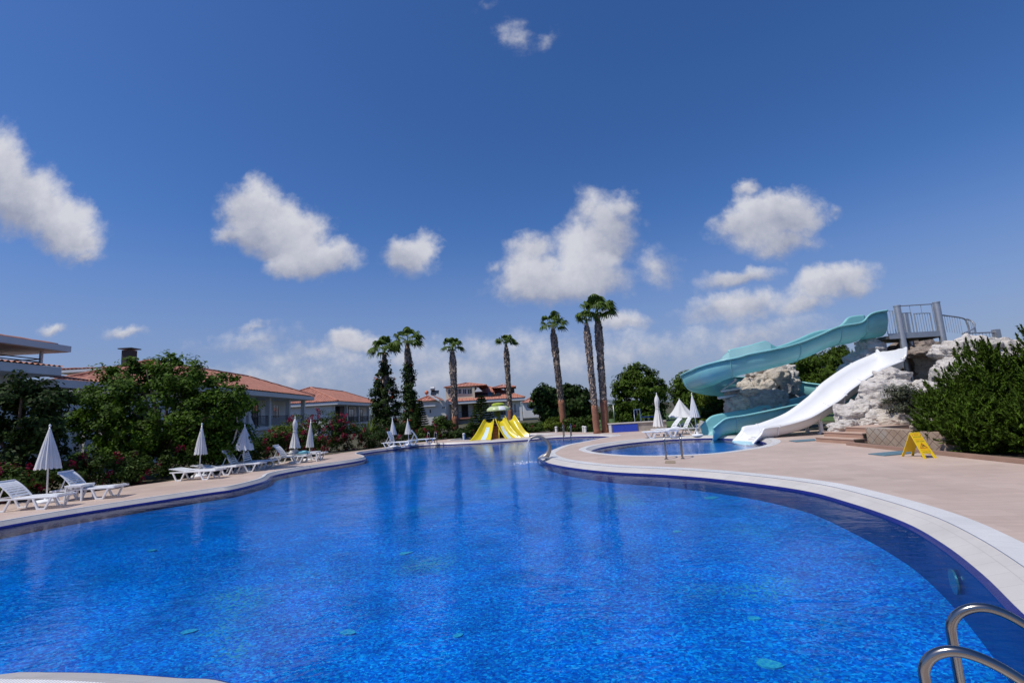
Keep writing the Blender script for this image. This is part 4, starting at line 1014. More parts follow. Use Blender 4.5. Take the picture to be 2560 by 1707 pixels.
chute([kp_(1252, .95, 30.2), kp_(1254, .85, 29.9), kp_(1264, .30, 29.2), kp_(1276, -.06, 28.7), kp_(1286, -.24, 28.35)], None, (.5, .75, 1.2), (.22, .42, .25), 'slide_chute', K, yel, lt_blue)
chute([kp_(1276, 1.0, 30.6), kp_(1279, .92, 30.3), kp_(1288, .40, 29.8), kp_(1299, -.02, 29.4), kp_(1310, -.18, 29.1)], None, (.6, .75, 1.1), (.28, .5, .35), 'slide_chute', K, yel, lt_blue)
c = kp_(1250, 0, 30.8)
m_ = MB(); m_.lathe([(0, .93), (1.05, .93), (1.05, .80), (.95, .78), (.95, -.4)], (c.x, c.y, 0), 28); m_.build('platform', maroon, K, auto=40)
c2 = kp_(1239, 0, 29.0); m_ = MB()
for i in range(6): m_.box((c2.x, c2.y + i * .2, -.28 + i * .19 + .02), (.36, .205, .17 + .04))
m_.build('steps', orange, K)
for s in (-1, 1):
    m_ = MB(); m_.tube([(c2.x + s * .24, c2.y - .1, -.3), (c2.x + s * .24, c2.y, .25), (c2.x + s * .24, c2.y + 1.1, 1.1)], .028, 8); m_.build('handrail', yel, K, smooth=True)
m_ = MB(); pc = kp_(1250, 0, 31.0); ztop = at(1250, 1020, pc.y).z; m_.tube([(pc.x, pc.y, -.3), (pc.x, pc.y, ztop)], .15, 14); m_.build('roof_post', pole_g, K, smooth=True)
zc = at(1250, 1025, pc.y).z; Rm = 29 * pc.y / F
def scal(r, z, a): return r * (1 + .035 * abs(math.sin(4 * a)))
m_ = MB(); m_.lathe([(Rm * .2, -.05), (Rm * .98, -.04), (Rm, 0), (Rm * .93, .14), (Rm * .72, .26), (Rm * .42, .32)], (pc.x, pc.y, zc), 48, scal); m_.build('mushroom_roof', lime2, K, auto=50)
m_ = MB(); m_.lathe([(Rm * .3, .32), (Rm * .56, .34), (Rm * .55, .42), (Rm * .4, .50), (0, .54)], (pc.x, pc.y, zc), 40, scal); m_.build('mushroom_cap', lime, K, auto=50)
m_ = MB(); rows = []
for r, z_ in ((1.0, 0), (.93, .14), (.72, .26)): rows.append([(pc.x + Rm * (r + .012) * (1 + .035 * abs(math.sin(4 * a))) * math.cos(a), pc.y + Rm * (r + .012) * (1 + .035 * abs(math.sin(4 * a))) * math.sin(a), zc + z_ + .012) for a in np.linspace(-1.50, -.86, 10)])
m_.grid(rows); m_.build('white_roof_panel', white_pl, K, smooth=True)

# ================================================================== cobra fountain
gf = G(1362, 1144.5); kf = gf.y / F
def fp(zx, zy): q = at(1160 + zx / 9.8, 990 + zy / 9.8, gf.y); return q
fo = thing('fountain_spout', 'tapering steel gooseneck fountain pouring water at the deck tip', 'fountain', gf)
m_ = MB(); pts = catmull([fp(1960, 1500), fp(2050, 1420), fp(2095, 1280), fp(2060, 1150), fp(1960, 1050), fp(1820, 985), fp(1690, 1005), fp(1625, 1040)], 5)
m_.tube(pts, [.095 * (1 - .62 * i / (len(pts) - 1)) + .004 for i in range(len(pts))], 14); m_.build('spout', mat('weathered_steel', (.30, .26, .23), .42, .15, 6, metal=.6), fo, smooth=True)
m_ = MB(); m_.lathe([(.2, .004), (.2, .03), (.12, .06), (0, .06)], (fp(1960, 1500).x, gf.y, 0), 18); m_.build('base_plate', dull_steel, fo, auto=40)
jet_m = mat('white_falling_water', (.80, .84, .88), .25, .1, 30, transl=.4); e0, e1 = fp(1612, 1045), fp(1570, 1440)
m_ = MB(); m_.tube([e0, e0.lerp(e1, .25) + Vector((-.06, 0, .02)), e0.lerp(e1, .6) + Vector((-.045, 0, 0)), (e1.x, e1.y, WL + .01)], [.022, .018, .02, .03], 8); m_.build('water_jet', jet_m, fo, smooth=True)
V = []; N = 160; Pn = np.stack([e1.x + rng.normal(0, .24, N) - .1, e1.y + rng.normal(0, .16, N), WL + .012 + np.abs(rng.normal(0, .018, N))], 1); V, Fq = leafmesh(Pn, np.array([0, 0, 1]) + unit(N) * .4, unit(N), rng.uniform(.03, .09, N), .7); tag(np_mesh('splash', V, Fq, jet_m, fo), kind='stuff')

# ================================================================== pool ladders
def ladder(a0, a1, out, h, r, label, low=-.9, reach=.55, name='pool_ladder', deck_=.3, rungs=3):
    """a0,a1 deck points beside the edge; out = unit vector towards the water"""
    t_ = thing(name, label, 'pool ladder', ((a0[0] + a1[0]) / 2, (a0[1] + a1[1]) / 2, 0)); out = Vector((*out, 0)).normalized(); legs = []
    for a in (a0, a1):
        a = Vector((*a, 0)); m_ = MB()
        pts = [a + Vector((0, 0, .0)), a + Vector((0, 0, h * .55)), a + out * .06 + Vector((0, 0, h * .85)), a + out * reach * .45 + Vector((0, 0, h)), a + out * reach * .86 + Vector((0, 0, h * .86)), a + out * reach + Vector((0, 0, h * .55)), a + out * reach + Vector((0, 0, low))]
        m_.tube(catmull(pts, 6), r, 12); m_.build('rail', steel, t_, smooth=True); legs.append(a + out * reach)
        m_ = MB(); m_.lathe([(r * 2.4, .005), (r * 2.4, .018), (r * 1.2, .03), (r * 1.05, .04)], tuple(a), 14); m_.build('flange', steel, t_, auto=40)
    for i in range(rungs):
        z_ = -.28 - i * .24
        if z_ < low: break
        m_ = MB(); m_.beam(legs[0] + Vector((0, 0, z_)), legs[1] + Vector((0, 0, z_)), .08, .03); m_.build('rung', steel, t_)
    return t_
g0, g1 = G(1666, 1147.5), G(1707, 1146.5); ladder(g0.to_2d(), g1.to_2d(), (.28, .96), .74, .026, 'steel ladder rails at the near rim of the small slide pool')
g0, g1 = G(1411, 1090), G(1425, 1089.5); ladder(g0.to_2d(), g1.to_2d() + Vector((.1, 0)), (-.2, -1), .72, .026, 'small steel ladder at the far end of the main pool', reach=.6)
g0, g1 = G(1069, 1109), G(1078, 1108); ladder(g0.to_2d(), g1.to_2d() + Vector((.2, .1)), (.5, -1), .75, .024, 'thin steel handrail at the pool edge next to the open backed lounger', reach=.5)

# ================================================================== low wall, shower, lamps, bollards, table
A, B = G(1527, 1081.5), G(1597, 1077.5); Cw = B + (B - A).normalized() * 1.75
blue_t = tile_mat('bright_blue_tile', (.02, .06, .48), (.025, .075, .54), (.10, .15, .5), .1, .1)
blue_plain = mat('bright_blue_tile_plain', (.022, .065, .47), .3, .06, 4)
lw = thing('low_wall', 'low garden wall with two bright blue tile panels at the far deck edge', 'wall', A); hW = .52
dr = (B - A).normalized(); nb = Vector((-dr.y, dr.x, 0))
m_ = MB(); m_.beam(A + nb * .16 + Vector((0, 0, hW / 2)), Cw + nb * .16 + Vector((0, 0, hW / 2)), .3, hW); m_.build('wall_body', mat('grey_stone_facing', (.40, .36, .31), .9, .25, 3, .4, 15), lw)
m_ = MB(); m_.beam(A - dr * .12 + nb * .15 + Vector((0, 0, hW + .03)), Cw + nb * .15 + Vector((0, 0, hW + .03)), .42, .06); m_.build('cap', beige_cop if False else mat('pale_stone_cap', (.6, .56, .5), .7, .1, 4), lw)
for s0, s1 in ((.08, .47), (.48, .98)):
    m_ = MB(); p0, p1 = A.lerp(B, s0), A.lerp(B, s1); m_.beam(p0 - nb * .01 + Vector((0, 0, hW / 2 - .02)), p1 - nb * .01 + Vector((0, 0, hW / 2 - .02)), .04, hW - .06); m_.build('blue_tile_panel', blue_plain, lw)
m_ = MB(); m_.beam(A - dr * .1 - nb * .01 + Vector((0, 0, hW / 2)), A + dr * .06 - nb * .01 + Vector((0, 0, hW / 2)), .06, hW - .004); m_.build('end_trim', wall_w, lw)
YS = 34.0; p0, p1 = at(1588, 1058, YS), at(1602, 1056, YS); t0, t1 = at(1584, 1024, YS), at(1599, 1021, YS)
sf = thing('shower_frame', 'thin white metal garden shower frame behind the blue tiled wall', 'shower', (p0.x, YS, -.05))
for a, b_ in ((p0, t0), (p1, t1)):
    m_ = MB(); m_.tube([(b_.x * .5 + a.x * .5, YS, -.05), (b_.x * .5 + a.x * .5, YS, b_.z)], .03, 8); m_.build('post', white_mt, sf, smooth=True)
m_ = MB(); xa, xb = (p0.x + t0.x) / 2, (p1.x + t1.x) / 2; m_.tube([(xa, YS, t0.z), (xb, YS, t0.z)], .03, 8); m_.tube([((xa + xb) / 2, YS, t0.z), ((xa + xb) / 2, YS - .05, t0.z - .4)], .02, 8); m_.build('top_bar', white_mt, sf, smooth=True)
def lamp(px, pyb, pyt, Y, label, arm=0):
    b = at(px, pyb, Y); tp = at(px, pyt, Y); t_ = thing('lamp_post', label, 'lamp post', (b.x, Y, -.06)); m_ = MB()
    m_.tube([(b.x, Y, -.06), (b.x, Y, tp.z)], [.05, .035], 8); m_.build('pole', dull_steel, t_, smooth=True); m_ = MB()
    m_.tube([(b.x, Y, tp.z - .03), (b.x - .35 * arm, Y, tp.z + .12), (b.x - .75 * arm, Y, tp.z + .1)], [.03, .05, .07], 8); m_.build('lamp_head', white_mt, t_, smooth=True)
lamp(1522, 1060, 945, 36, 'tall thin grey lamp pole right of the tallest palm', .4)
lamp(1537, 1060, 1011, 44, 'short lamp post with curved white head left of the round pine', 1)
for px, py, lab in ((1391, 1080, 'white stone bollard left of the far ladder'), (1459, 1079, 'white stone bollard, left of the close pair by the palms'), (1464, 1080, 'white stone bollard, right of the close pair by the palms'), (1160, 1097, 'white stone bollard left of the yellow slide')):
    b = G(px, py); b.y = min(b.y, 36.2); b = Vector((at(px, py, b.y).x, b.y, -.05)); t_ = thing('bollard', lab, 'bollard', b, group='white bollards on the far deck edge')
    m_ = MB(); m_.lathe([(.09, -.0), (.09, .34), (.06, .36)], tuple(b), 12); m_.build('post', wall_w, t_, auto=40); m_ = MB(); m_.lathe([(.06, .36), (.11, .37), (.11, .42), (0, .47)], tuple(b), 12); m_.build('cap', wall_w, t_, auto=40)
tp = at(1634, 1047, 34); tt = thing('tennis_table', 'blue table tennis table on the lawn behind the tied right umbrella', 'table', (tp.x, 34, -.05))
m_ = MB(); m_.box((tp.x, 34.4, .74), (1.0, 1.5, .03)); m_.build('tabletop', blue_plain, tt)
for sx in (-.4, .4):
    for sy in (-.5, .6): m_ = MB(); m_.tube([(tp.x + sx, 34.4 + sy, -.05), (tp.x + sx, 34.4 + sy, .725)], .025, 6); m_.build('leg', dull_steel, tt)
lawn_m = mat('lawn_grass', (.055, .10, .018), .9, .35, 1.5, .5, 60, col2=(.04, .075, .012))
m_ = MB(); m_.add([(5, 32.4, -.045), (40, 27, -.045), (70, 70, -.045), (3, 70, -.045)], [(0, 1, 2, 3)]); tag(m_.build('lawn', lawn_m), kind='structure')
# far hills; distance haze is mixed into their grey-blue colour
hill_m = mat('hazy_hill_scrub', (.10, .125, .14), .95, .25, .01)
rows = []
for j in range(2, 9):
    r = []
    for i in range(91):
        x_ = -1200 + i * 30; hh = (9 + 10 * noise.fractal(Vector((x_ * .004, j * .3, 2)), 1, 2, 4)) * math.sin((j - 2) / 6 * math.pi) + (0 * math.exp(-((x_ - 520) / 130) ** 2) * math.sin((j - 2) / 6 * math.pi))
        r.append((x_, 440 + j * 45, max(-1, hh) - .5))
    rows.append(r)
m_ = MB(); m_.grid(rows); tag(m_.build('hills', hill_m, smooth=True), kind='structure')
# ================================================================== RIGHT: slides
whs = mat('white_gelcoat', (.76, .76, .76), .28, .04, 1.5, coat=.25); turq = mat('turquoise_gelcoat', (.28, .62, .64), .35, .10, .9, coat=.15, transl=.34); turq_in = mat('pale_turquoise_gelcoat', (.24, .54, .55), .3, .08, 1.2, coat=.2)
turq_deep = turq_in
def sweep(pts, prof_fn, mb):
    n = len(pts); rows = []
    for i, p_ in enumerate(pts):
        d = pts[min(i + 1, n - 1)] - pts[max(i - 1, 0)]; side = Vector((-d.y, d.x, 0)).normalized()
        rows.append([p_ + side * a + Vector((0, 0, z_)) for a, z_ in prof_fn(i / (n - 1))])
    mb.grid(rows); return rows
# ---- wide white slide: path found from its near rim
WB, WT = Vector((9.55, 21.25)), Vector((16.75, 21.55)); HW = .80
def wpt(px, py, yo=-HW):
    """point on the vertical plane through the near rim"""
    d = ray(px, py); a = WB + Vector((0, yo)); u = (WT - WB).normalized(); n_ = Vector((-u.y, u.x)); t_ = n_.dot(a) / n_.dot(Vector((d.x, d.y)))
    return Vector((d.x * t_, d.y * t_, EYE + d.z * t_))
rim = [wpt(x, y) for x, y in ((1912, 1069), (1957, 1062), (2021, 1043), (2074, 1012), (2100, 995), (2122, 974), (2171, 940), (2211, 918), (2252, 901))]
WH = .46
cl = [Vector((p_.x, p_.y + HW, p_.z - WH)) for p_ in rim]
cl = [Vector((WB.x + .02, WB.y, -.27)), Vector((WB.x + .5, WB.y + .02, -.12))] + [cl[0]] + cl[1:] + [Vector((cl[-1].x + .14, cl[-1].y, cl[-1].z + .12)), Vector((cl[-1].x + .22, cl[-1].y, cl[-1].z + .5)), Vector((cl[-1].x + .30, cl[-1].y, cl[-1].z + .96))]
pts = catmull(cl, 8)
def wprof(s):
    h = float(np.interp(s, [0, .10, .2, .86, .92, 1], [.05, .46, WH, WH, .2, .05]))
    g_ = h + float(np.interp(s, [0, .2, .45, .8, 1], [0, 0, .34, .42, .1]))
    return [(-HW - .07, h - .07), (-HW - .07, h), (-HW, h + .01), (-HW + .05, h * .7), (-HW + .14, h * .22), (-HW + .34, .03), (-.25, 0), (.25, 0), (HW - .34, .03), (HW - .14, h * .22), (HW - .05, g_ * .7), (HW, g_ + .01), (HW + .07, g_), (HW + .07, g_ - .07)]
ws = thing('water_slide', 'wide white slide running straight down the rocks into the small pool', 'water slide', (13, 21.3, 0))
m_ = MB(); rw = sweep(pts, wprof, m_); chute_o = m_.build('chute', whs, ws, smooth=True, solid=.05)
for s in (.22, .50, .68, .84):       # joints between the mouldings
    i = int(s * (len(pts) - 1)); m_ = MB(); m_.tube([Vector(q) + Vector((0, 0, .03)) for q in rw[i]], .016, 6); m_.build('joint_seam', mat('grey_seam', (.45, .45, .46), .5, .05), chute_o)
    m_ = MB(); p_ = pts[i]; m_.tube([Vector(q) + (Vector((p_.x, p_.y, p_.z + .2)) - Vector(q)).normalized() * -.05 for q in rw[i]], .03, 6); m_.build('outer_rib', whs, chute_o)
stripe = MB(); i0, i1 = int(.42 * (len(pts) - 1)), int(.62 * (len(pts) - 1)); rr = []
for i in range(i0, i1 + 1):
    s = (i - i0) / (i1 - i0); w_ = math.sin(s * math.pi) * .09 + .004; a, b_ = Vector(rw[i][4]), Vector(rw[i][3]); nrm = Vector((0, .5, .35)).normalized() * .032
    rr.append([a.lerp(b_, .3) + nrm, a.lerp(b_, .3 + w_ * 4.5) + nrm])
stripe.grid(rr); stripe.build('red_streak', mat('dull_red_paint', (.30, .05, .05), .5, .15, 6), chute_o)
for s in (.2, .36): 
    i = int(s * (len(pts) - 1)); p_ = pts[i]; m_ = MB(); m_.beam((p_.x, p_.y - .5, 0), (p_.x, p_.y - .5, p_.z), .12, .12); m_.beam((p_.x, p_.y + .5, 0), (p_.x, p_.y + .5, p_.z), .12, .12); m_.beam((p_.x, p_.y - .56, .03), (p_.x, p_.y - .38, .03), .25, .06); m_.build('support_leg', whs, ws)

# ---- turquoise flume: one and a half turns
def tp_(px, py, Yn): q = at(px, py, Yn); return Vector((q.x, Yn + .72, q.z))
YN = 22.6
run = [tp_(2216, 778, YN), tp_(2178, 786, YN), tp_(2150, 808, YN), tp_(2092, 819, YN - .1), tp_(2040, 841, YN - .2), tp_(1983, 863, YN - .3), tp_(1925, 878, YN - .25)]
Rt = 1.95; Rc = 1.2; xs = at(1725, 945, 25.0).x + .80 + Rc; zs = at(1880, 889, YN).z; cy = YN + .72 + Rt
y0t = YN + .72; y1t = y0t + 2 * Rt; tq = [(xs - Rc * math.sin(a), y0t + Rc - Rc * math.cos(a)) for a in np.linspace(0, math.pi / 2, 4)] + [(xs - Rc * math.sin(a), y1t - Rc - Rc * math.cos(a)) for a in np.linspace(math.pi / 2, math.pi, 4)]
turn = [Vector((x_, y_, zs - .93 * k_ / 7)) for k_, (x_, y_) in enumerate(tq)]
z_b = turn[-1].z
back = [Vector((xs + 1.5, cy + Rt + .05, z_b - .15)), Vector((xs + 3.4, cy + Rt - .05, z_b - .38)), Vector((xs + 4.9, cy + 1.3, z_b - .60)), Vector((xs + 5.6, cy - .1, z_b - .82)), Vector((xs + 5.2, YN + 1.25, z_b - 1.0))]
low = [Vector((at(px, py, 23.0).x, 23.7, at(px, py, 23.0).z)) for px, py in ((2085, 992), (2004, 1010), (1930, 1026), (1860, 1040), (1816, 1047))]
end = [Vector((at(1806, 1070, 23.0).x - .15, 23.7, .58)), Vector((at(1790, 1098, 23.0).x - .1, 23.7, .36))]
path = catmull(run + turn + back + low + end, 8); n_run = len(run) * 8; NT_ = len(path)
def tprof(s, d=.78, w=.72):
    sa, sb = 5.0 * 8 / NT_, (n_run + 5 * 8) / NT_
    far = float(np.interp(s, [0, .05, .07, .09, sa - .02, sa, sa + .018, sb, sb + .06, .9, 1], [.05, .12, .05, 0, 0, .05, .50, .46, .22, .1, 0]))
    far += 0; nr = float(np.interp(s, [0, .03, .06, .95, .975, 1], [0, 0, 0, 0, 0, 0])); fr = float(np.interp(s, [.95, .975, 1], [0, 0, 0])) + far
    dd = float(np.interp(s, [0, .035, .06, .9, 1], [1.12, 1.08, .80, .76, .74]))
    out = [(w + .09, nr - .02), (w + .08, nr + .02), (w, nr + .02)]
    for k in range(13):
        a = math.pi * k / 12; x_ = w * math.copysign(abs(math.cos(a)) ** .75, math.cos(a)); y_ = -dd * math.sin(a) ** .8
        lift = nr * max(0, 1 - k / 3) if nr else 0; lf = fr * max(0, 1 - (12 - k) / 3)
        out.append((x_, y_ + (nr if k == 0 else 0) + (fr if k == 12 else 0)))
    out += [(-w, fr + .02), (-w - .08, fr + .02), (-w - .09, fr - .02)]
    return out
tf = thing('water_slide', 'turquoise open flume winding round the rocks from the tower to the small pool', 'water slide', (13, 24, 0))
# travelling direction is towards -X first, so the near side is on the left hand (+side is computed from the direction)
m_ = MB(); rw2 = sweep(path, tprof, m_); fl_o = m_.build('flume', turq, tf, smooth=True, solid=.05)
for s in (.055, .115, .185, .305, .43, .58, .70, .83, .90):
    i = int(s * (NT_ - 1)); c_ = Vector(path[i]); m_ = MB(); m_.tube([c_ + (Vector(q) - c_) * 1.035 for q in rw2[i][2:-6]], .035, 6); m_.build('flange', turq, fl_o, smooth=True)
# rails along both lips
for k, nm in ((1, 'lip'), (-2, 'lip')):
    m_ = MB(); m_.tube([Vector(r[k]) + Vector((0, 0, .01)) for r in rw2], .045, 6); m_.build(nm, turq_in, fl_o, smooth=True)
# raised panel on the long bend's outer lip; pale colour paints in gloss and wear
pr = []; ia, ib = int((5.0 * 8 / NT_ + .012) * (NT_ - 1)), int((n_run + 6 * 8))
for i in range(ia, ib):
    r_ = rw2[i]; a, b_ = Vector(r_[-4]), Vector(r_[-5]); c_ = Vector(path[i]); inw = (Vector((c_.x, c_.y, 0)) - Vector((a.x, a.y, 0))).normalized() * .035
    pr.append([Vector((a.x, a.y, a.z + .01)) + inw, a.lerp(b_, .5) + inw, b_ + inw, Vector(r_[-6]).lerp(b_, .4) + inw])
m_ = MB(); m_.grid(pr); m_.build('raised_panel', mat('panel_turquoise_gelcoat', (.42, .66, .66), .4, .08, 1.5), fl_o, smooth=True)
# steel carrying arms reaching out of the rocks
for (a, b_) in ((at(1803, 977, 25), at(1858, 970, 25.3)), (at(1795, 994, 25), at(1850, 987, 25.3))):
    m_ = MB(); m_.tube([a, b_ + Vector((1.2, 0, .05))], .085, 10); m_.build('support_arm', dull_steel, tf, smooth=True)
m_ = MB(); m_.tube([at(1803, 977, 25), at(1840, 948, 25)], .05, 8); m_.build('support_arm', dull_steel, tf, smooth=True)
m_ = MB(); m_.tube([at(1985, 985, 25.2), at(2008, 1000, 24.5)], .035, 8); m_.build('support_arm', dull_steel, tf, smooth=True)
# ---- start tower with railings
TY = 22.9; tw = thing('slide_tower', 'grey steel platform with railings at the head of the slides', 'tower', (at(2290, 840, TY).x, TY, 0))
zp = at(2254, 838, TY).z; xa, xb = at(2246, 830, TY).x, at(2343, 826, TY).x
m_ = MB(); m_.box(((xa + xb) / 2 - .25, TY + 1.0, zp - .08), (xb - xa + .9, 2.2, .14)); m_.build('platform', mat('dark_steel_deck', (.10, .095, .09), .6, .2, 4), tw)
m_ = MB(); m_.box(((xa + xb) / 2 - .2, TY - .08, zp - .03), (xb - xa + .7, .05, .26)); m_.build('edge_beam', dull_steel, tw)
for px, y0, y1 in ((2240, 766, 862), (2338, 757, 850)):
    q = at(px, y0, TY); m_ = MB(); m_.tube([(q.x, TY - .05, q.z - 4.6), (q.x, TY - .05, q.z)], .14, 16); m_.lathe([(.155, -.02), (.155, .03), (0, .05)], (q.x, TY - .05, q.z), 16); m_.build('post', dull_steel, tw, auto=40)
    m_ = MB(); m_.tube([(q.x + .1, TY + 2, 0), (q.x + .1, TY + 2, q.z - .1)], .12, 12); m_.build('post', dull_steel, tw, auto=40)
def rail_panel(p_, q_, h, gap, parent, frame=.03, name='railing', base=.08):
    p_, q_ = Vector(p_), Vector(q_); m_ = MB(); u = Vector((0, 0, 1))
    m_.tube([p_ + u * base, p_ + u * h, q_ + u * h, q_ + u * base], frame, 8, closed=True); L = (q_ - p_).length; k = max(2, int(L / gap))
    for i in range(1, k): c_ = p_.lerp(q_, i / k); m_.tube([c_ + u * base, c_ + u * h], .011, 5, cap=False)
    return m_.build(name, dull_steel, parent)
x2 = at(2249, 800, TY).x; x3 = at(2334, 800, TY).x; hp = at(2290, 763, TY).z - zp
rail_panel((x2, TY - .05, zp), (x3, TY - .05, zp), hp, .5, tw, .032); rail_panel((x2 + .12, TY + .05, zp), (x2 + .62, TY + .05, zp), hp * .76, .11, tw, .03); rail_panel((x2 + .78, TY + .05, zp), (x3 - .08, TY + .05, zp - .02), hp * .72, .11, tw, .03)
rail_panel((at(2214, 800, TY).x, TY, zp), (at(2234, 800, TY).x, TY - .02, zp), hp * .85, .1, tw, .025)
# stair rail descending behind, with the curved end
q0, q1 = at(2348, 787, TY), at(2405, 795, TY); m_ = MB(); m_.tube(catmull([q0, q1, Vector((q1.x + .18, TY, q1.z - .25)), Vector((q1.x + .22, TY, q1.z - .75))], 5), .035, 8)
for i in range(1, 9): c_ = q0.lerp(q1, i / 9); m_.tube([c_, (c_.x, c_.y, c_.z - .8)], .010, 5, cap=False)
m_.build('stair_rail', dull_steel, tw)
q = [at(2416, 797, TY), at(2430, 803, TY - .1), at(2437, 812, TY - .3), at(2432, 822, TY - .5), at(2412, 832, TY - .7)]; m_ = MB(); m_.tube(catmull(q, 5), .035, 8)
for c_ in catmull(q, 3)[:9]: m_.tube([c_, (c_.x, c_.y, at(2412, 836, TY).z)], .012, 5, cap=False)
m_.build('curved_rail', dull_steel, tw)
q0, q1 = at(2405, 834, TY - .6), at(2490, 830, TY - .6); m_ = MB(); m_.tube([q0, q1], .03, 8)
for i in range(0, 11): c_ = q0.lerp(q1, i / 10); m_.tube([c_, (c_.x, c_.y, c_.z - .5)], .011, 5, cap=False)
m_.build('low_rail', dull_steel, tw)
q = at(2490, 829, TY - .6); m_ = MB(); m_.box((q.x, q.y, q.z - .3), (.22, .22, .8)); m_.build('rail_box', dull_steel, tw)
# platform underside beam
m_ = MB(); a, b_ = at(2300, 850, TY + .6), at(2345, 842, TY + .6); m_.beam(a, b_, .2, .1); m_.build('stair_stringer', mat('dark_brown_steel', (.06, .05, .045), .6, .1), tw)

# ================================================================== artificial rocks
def rock_mat(name, c1, c2, c3):
    m = bpy.data.materials.new(name); m.use_nodes = True; t = NT(m.node_tree); out = t.n('ShaderNodeOutputMaterial'); p = t.n('ShaderNodeBsdfPrincipled', i_Roughness=.9)
    oc = t.n('ShaderNodeTexCoord').outputs['Object']; n1 = t.noise(oc, 1.4, 6, .65); st = t.noise(t.v('MULTIPLY', oc, (1.3, 1.3, 5.5)), 2.2, 6, .7, dist=.8)
    drip = t.noise(t.v('MULTIPLY', oc, (5, 5, .7)), 1.6, 4, .6)
    c = t.mix(t.rng(n1, .35, .68), (*c1, 1), (*c2, 1)); c = t.mix(t.rng(drip, .55, .75, 0, .55), c, (*c3, 1)); c = t.mix(t.rng(st, .47, .36, 0, .55), c, (c3[0] * .55, c3[1] * .55, c3[2] * .6, 1))
    t.set(p.inputs['Base Color'], c); b = t.n('ShaderNodeBump', i_Strength=1.0, i_Distance=.14); t.set(b.inputs['Height'], t.m('ADD', st, t.m('MULTIPLY', t.noise(oc, 14, 5, .65), .35))); t.set(p.inputs['Normal'], b); t.set(out.inputs[0], p.outputs[0]); return m
rk_white = rock_mat('whitish_cast_rock', (.66, .605, .55), (.74, .69, .63), (.42, .37, .32)); rk_tan = rock_mat('tan_cast_rock', (.60, .52, .43), (.68, .62, .54), (.40, .30, .21)); rk_grey = rock_mat('grey_cast_rock', (.36, .36, .35), (.46, .46, .45), (.25, .24, .23)); rk_brown = rock_mat('brown_cast_rock', (.30, .24, .19), (.38, .31, .26), (.16, .12, .10))
def boulder(c, r, seed, material, parent, vert=False, name='boulder'):
    bm = bmesh.new(); bmesh.ops.create_icosphere(bm, subdivisions=6, radius=1); vs = []; rm = (r[0] * r[1] * r[2]) ** (1 / 3)
    s_ = Vector((seed * 3.7, seed * 1.3, seed * .7)); tw = Matrix.Rotation(.18 * math.sin(seed * 9), 3, 'Y')
    for v in bm.verts:
        p_ = v.co.copy(); m = max(abs(p_.x), abs(p_.y), abs(p_.z)); p_ = p_ * (.72 + .28 / m)
        q = tw @ Vector((p_.x * r[0], p_.y * r[1], p_.z * r[2]))
        n1 = noise.fractal(q * (.9 / max(.5, rm)) + s_, 1, 2, 3)
        w_ = q + Vector((noise.noise(q * 1.7 + s_), noise.noise(q * 1.7 - s_), noise.noise(q * 1.1 + s_ * 2))) * .35
        if vert: st = noise.ridged_multi_fractal(Vector((w_.x * 1.8, w_.y * 1.8, w_.z * .5)) + s_, .9, 2.1, 4, 1, 2)
        else: st = noise.ridged_multi_fractal(Vector((w_.x * .7, w_.y * .7, w_.z * 2.2)) + s_, .9, 2.1, 4, 1, 2)
        cell = noise.voronoi(q * 1.3 + s_)[0]; crack = min(.25, cell[1] - cell[0])
        fine = noise.fractal(q * 5 + s_, 1, 2, 3)
        d = p_.normalized(); k = n1 * .30 * min(1, rm) + (st - 1.2) * .10 + (crack - .2) * .35 + fine * .035
        vs.append(q + d * k + Vector(c))
    m_ = MB(); m_.add(vs, [tuple(v.index for v in f.verts) for f in bm.faces]); bm.free()
    return m_.build(name, material, parent, smooth=True)
def rk(parent, lst):
    for i, (px, py, Y, rx, rz, ry, mt, vert) in enumerate(lst):
        p_ = at(px, py, Y); k = Y / F; boulder((p_.x, Y, p_.z), (rx * k, ry, rz * k), px * .013 + i, mt, parent, vert=vert)
r1 = thing('rock_outcrop', 'large whitish artificial rock below and right of the white slide, with a dark cave', 'rock', (14, 19, 0))
rk(r1, [(2215, 1000, 18.6, 62, 48, .8, rk_white, 0), (2150, 1040, 18.3, 52, 36, .6, rk_white, 0), (2115, 1072, 17.9, 42, 22, .5, rk_white, 0), (2262, 1052, 17.4, 62, 36, .8, rk_tan, 0), (2230, 955, 19.4, 42, 34, .6, rk_white, 0), (2195, 1055, 17.9, 50, 26, .6, rk_white, 0),
        (2300, 995, 18.8, 46, 40, .9, rk_white, 0), (2312, 1070, 16.8, 40, 34, .7, rk_tan, 0),
        (2316, 879, 21.4, 40, 11, 1.6, rk_brown, 0), (2354, 912, 21.2, 14, 42, 1.5, rk_white, 0), (2262, 905, 23.4, 14, 40, 1.2, rk_brown, 0), (2300, 905, 25.2, 80, 60, .5, rk_brown, 0), (2222, 945, 20.0, 20, 20, .3, rk_white, 0)])
r3 = thing('rock_outcrop', 'long pale flat topped rock ridge above the conifers at right', 'rock', (17, 19.5, 0))
rk(r3, [(2405, 882, 19.8, 56, 34, 1.1, rk_white, 0), (2465, 885, 19.5, 62, 40, 1.1, rk_white, 0), (2440, 940, 19.2, 90, 40, 1.2, rk_white, 0), (2520, 900, 19.2, 40, 36, 1.0, rk_white, 0)])
r2 = thing('rock_outcrop', 'pale rock pillar left of the top of the white slide', 'rock', (15, 23.4, 0))
rk(r2, [(2180, 890, 23.6, 28, 46, .7, rk_white, 0), (2148, 912, 23.4, 28, 36, .6, rk_white, 0), (2118, 938, 23.2, 26, 26, .6, rk_white, 0), (2160, 985, 23.8, 60, 60, .6, rk_grey, 0), (2070, 985, 23.1, 22, 18, .35, rk_white, 0)])
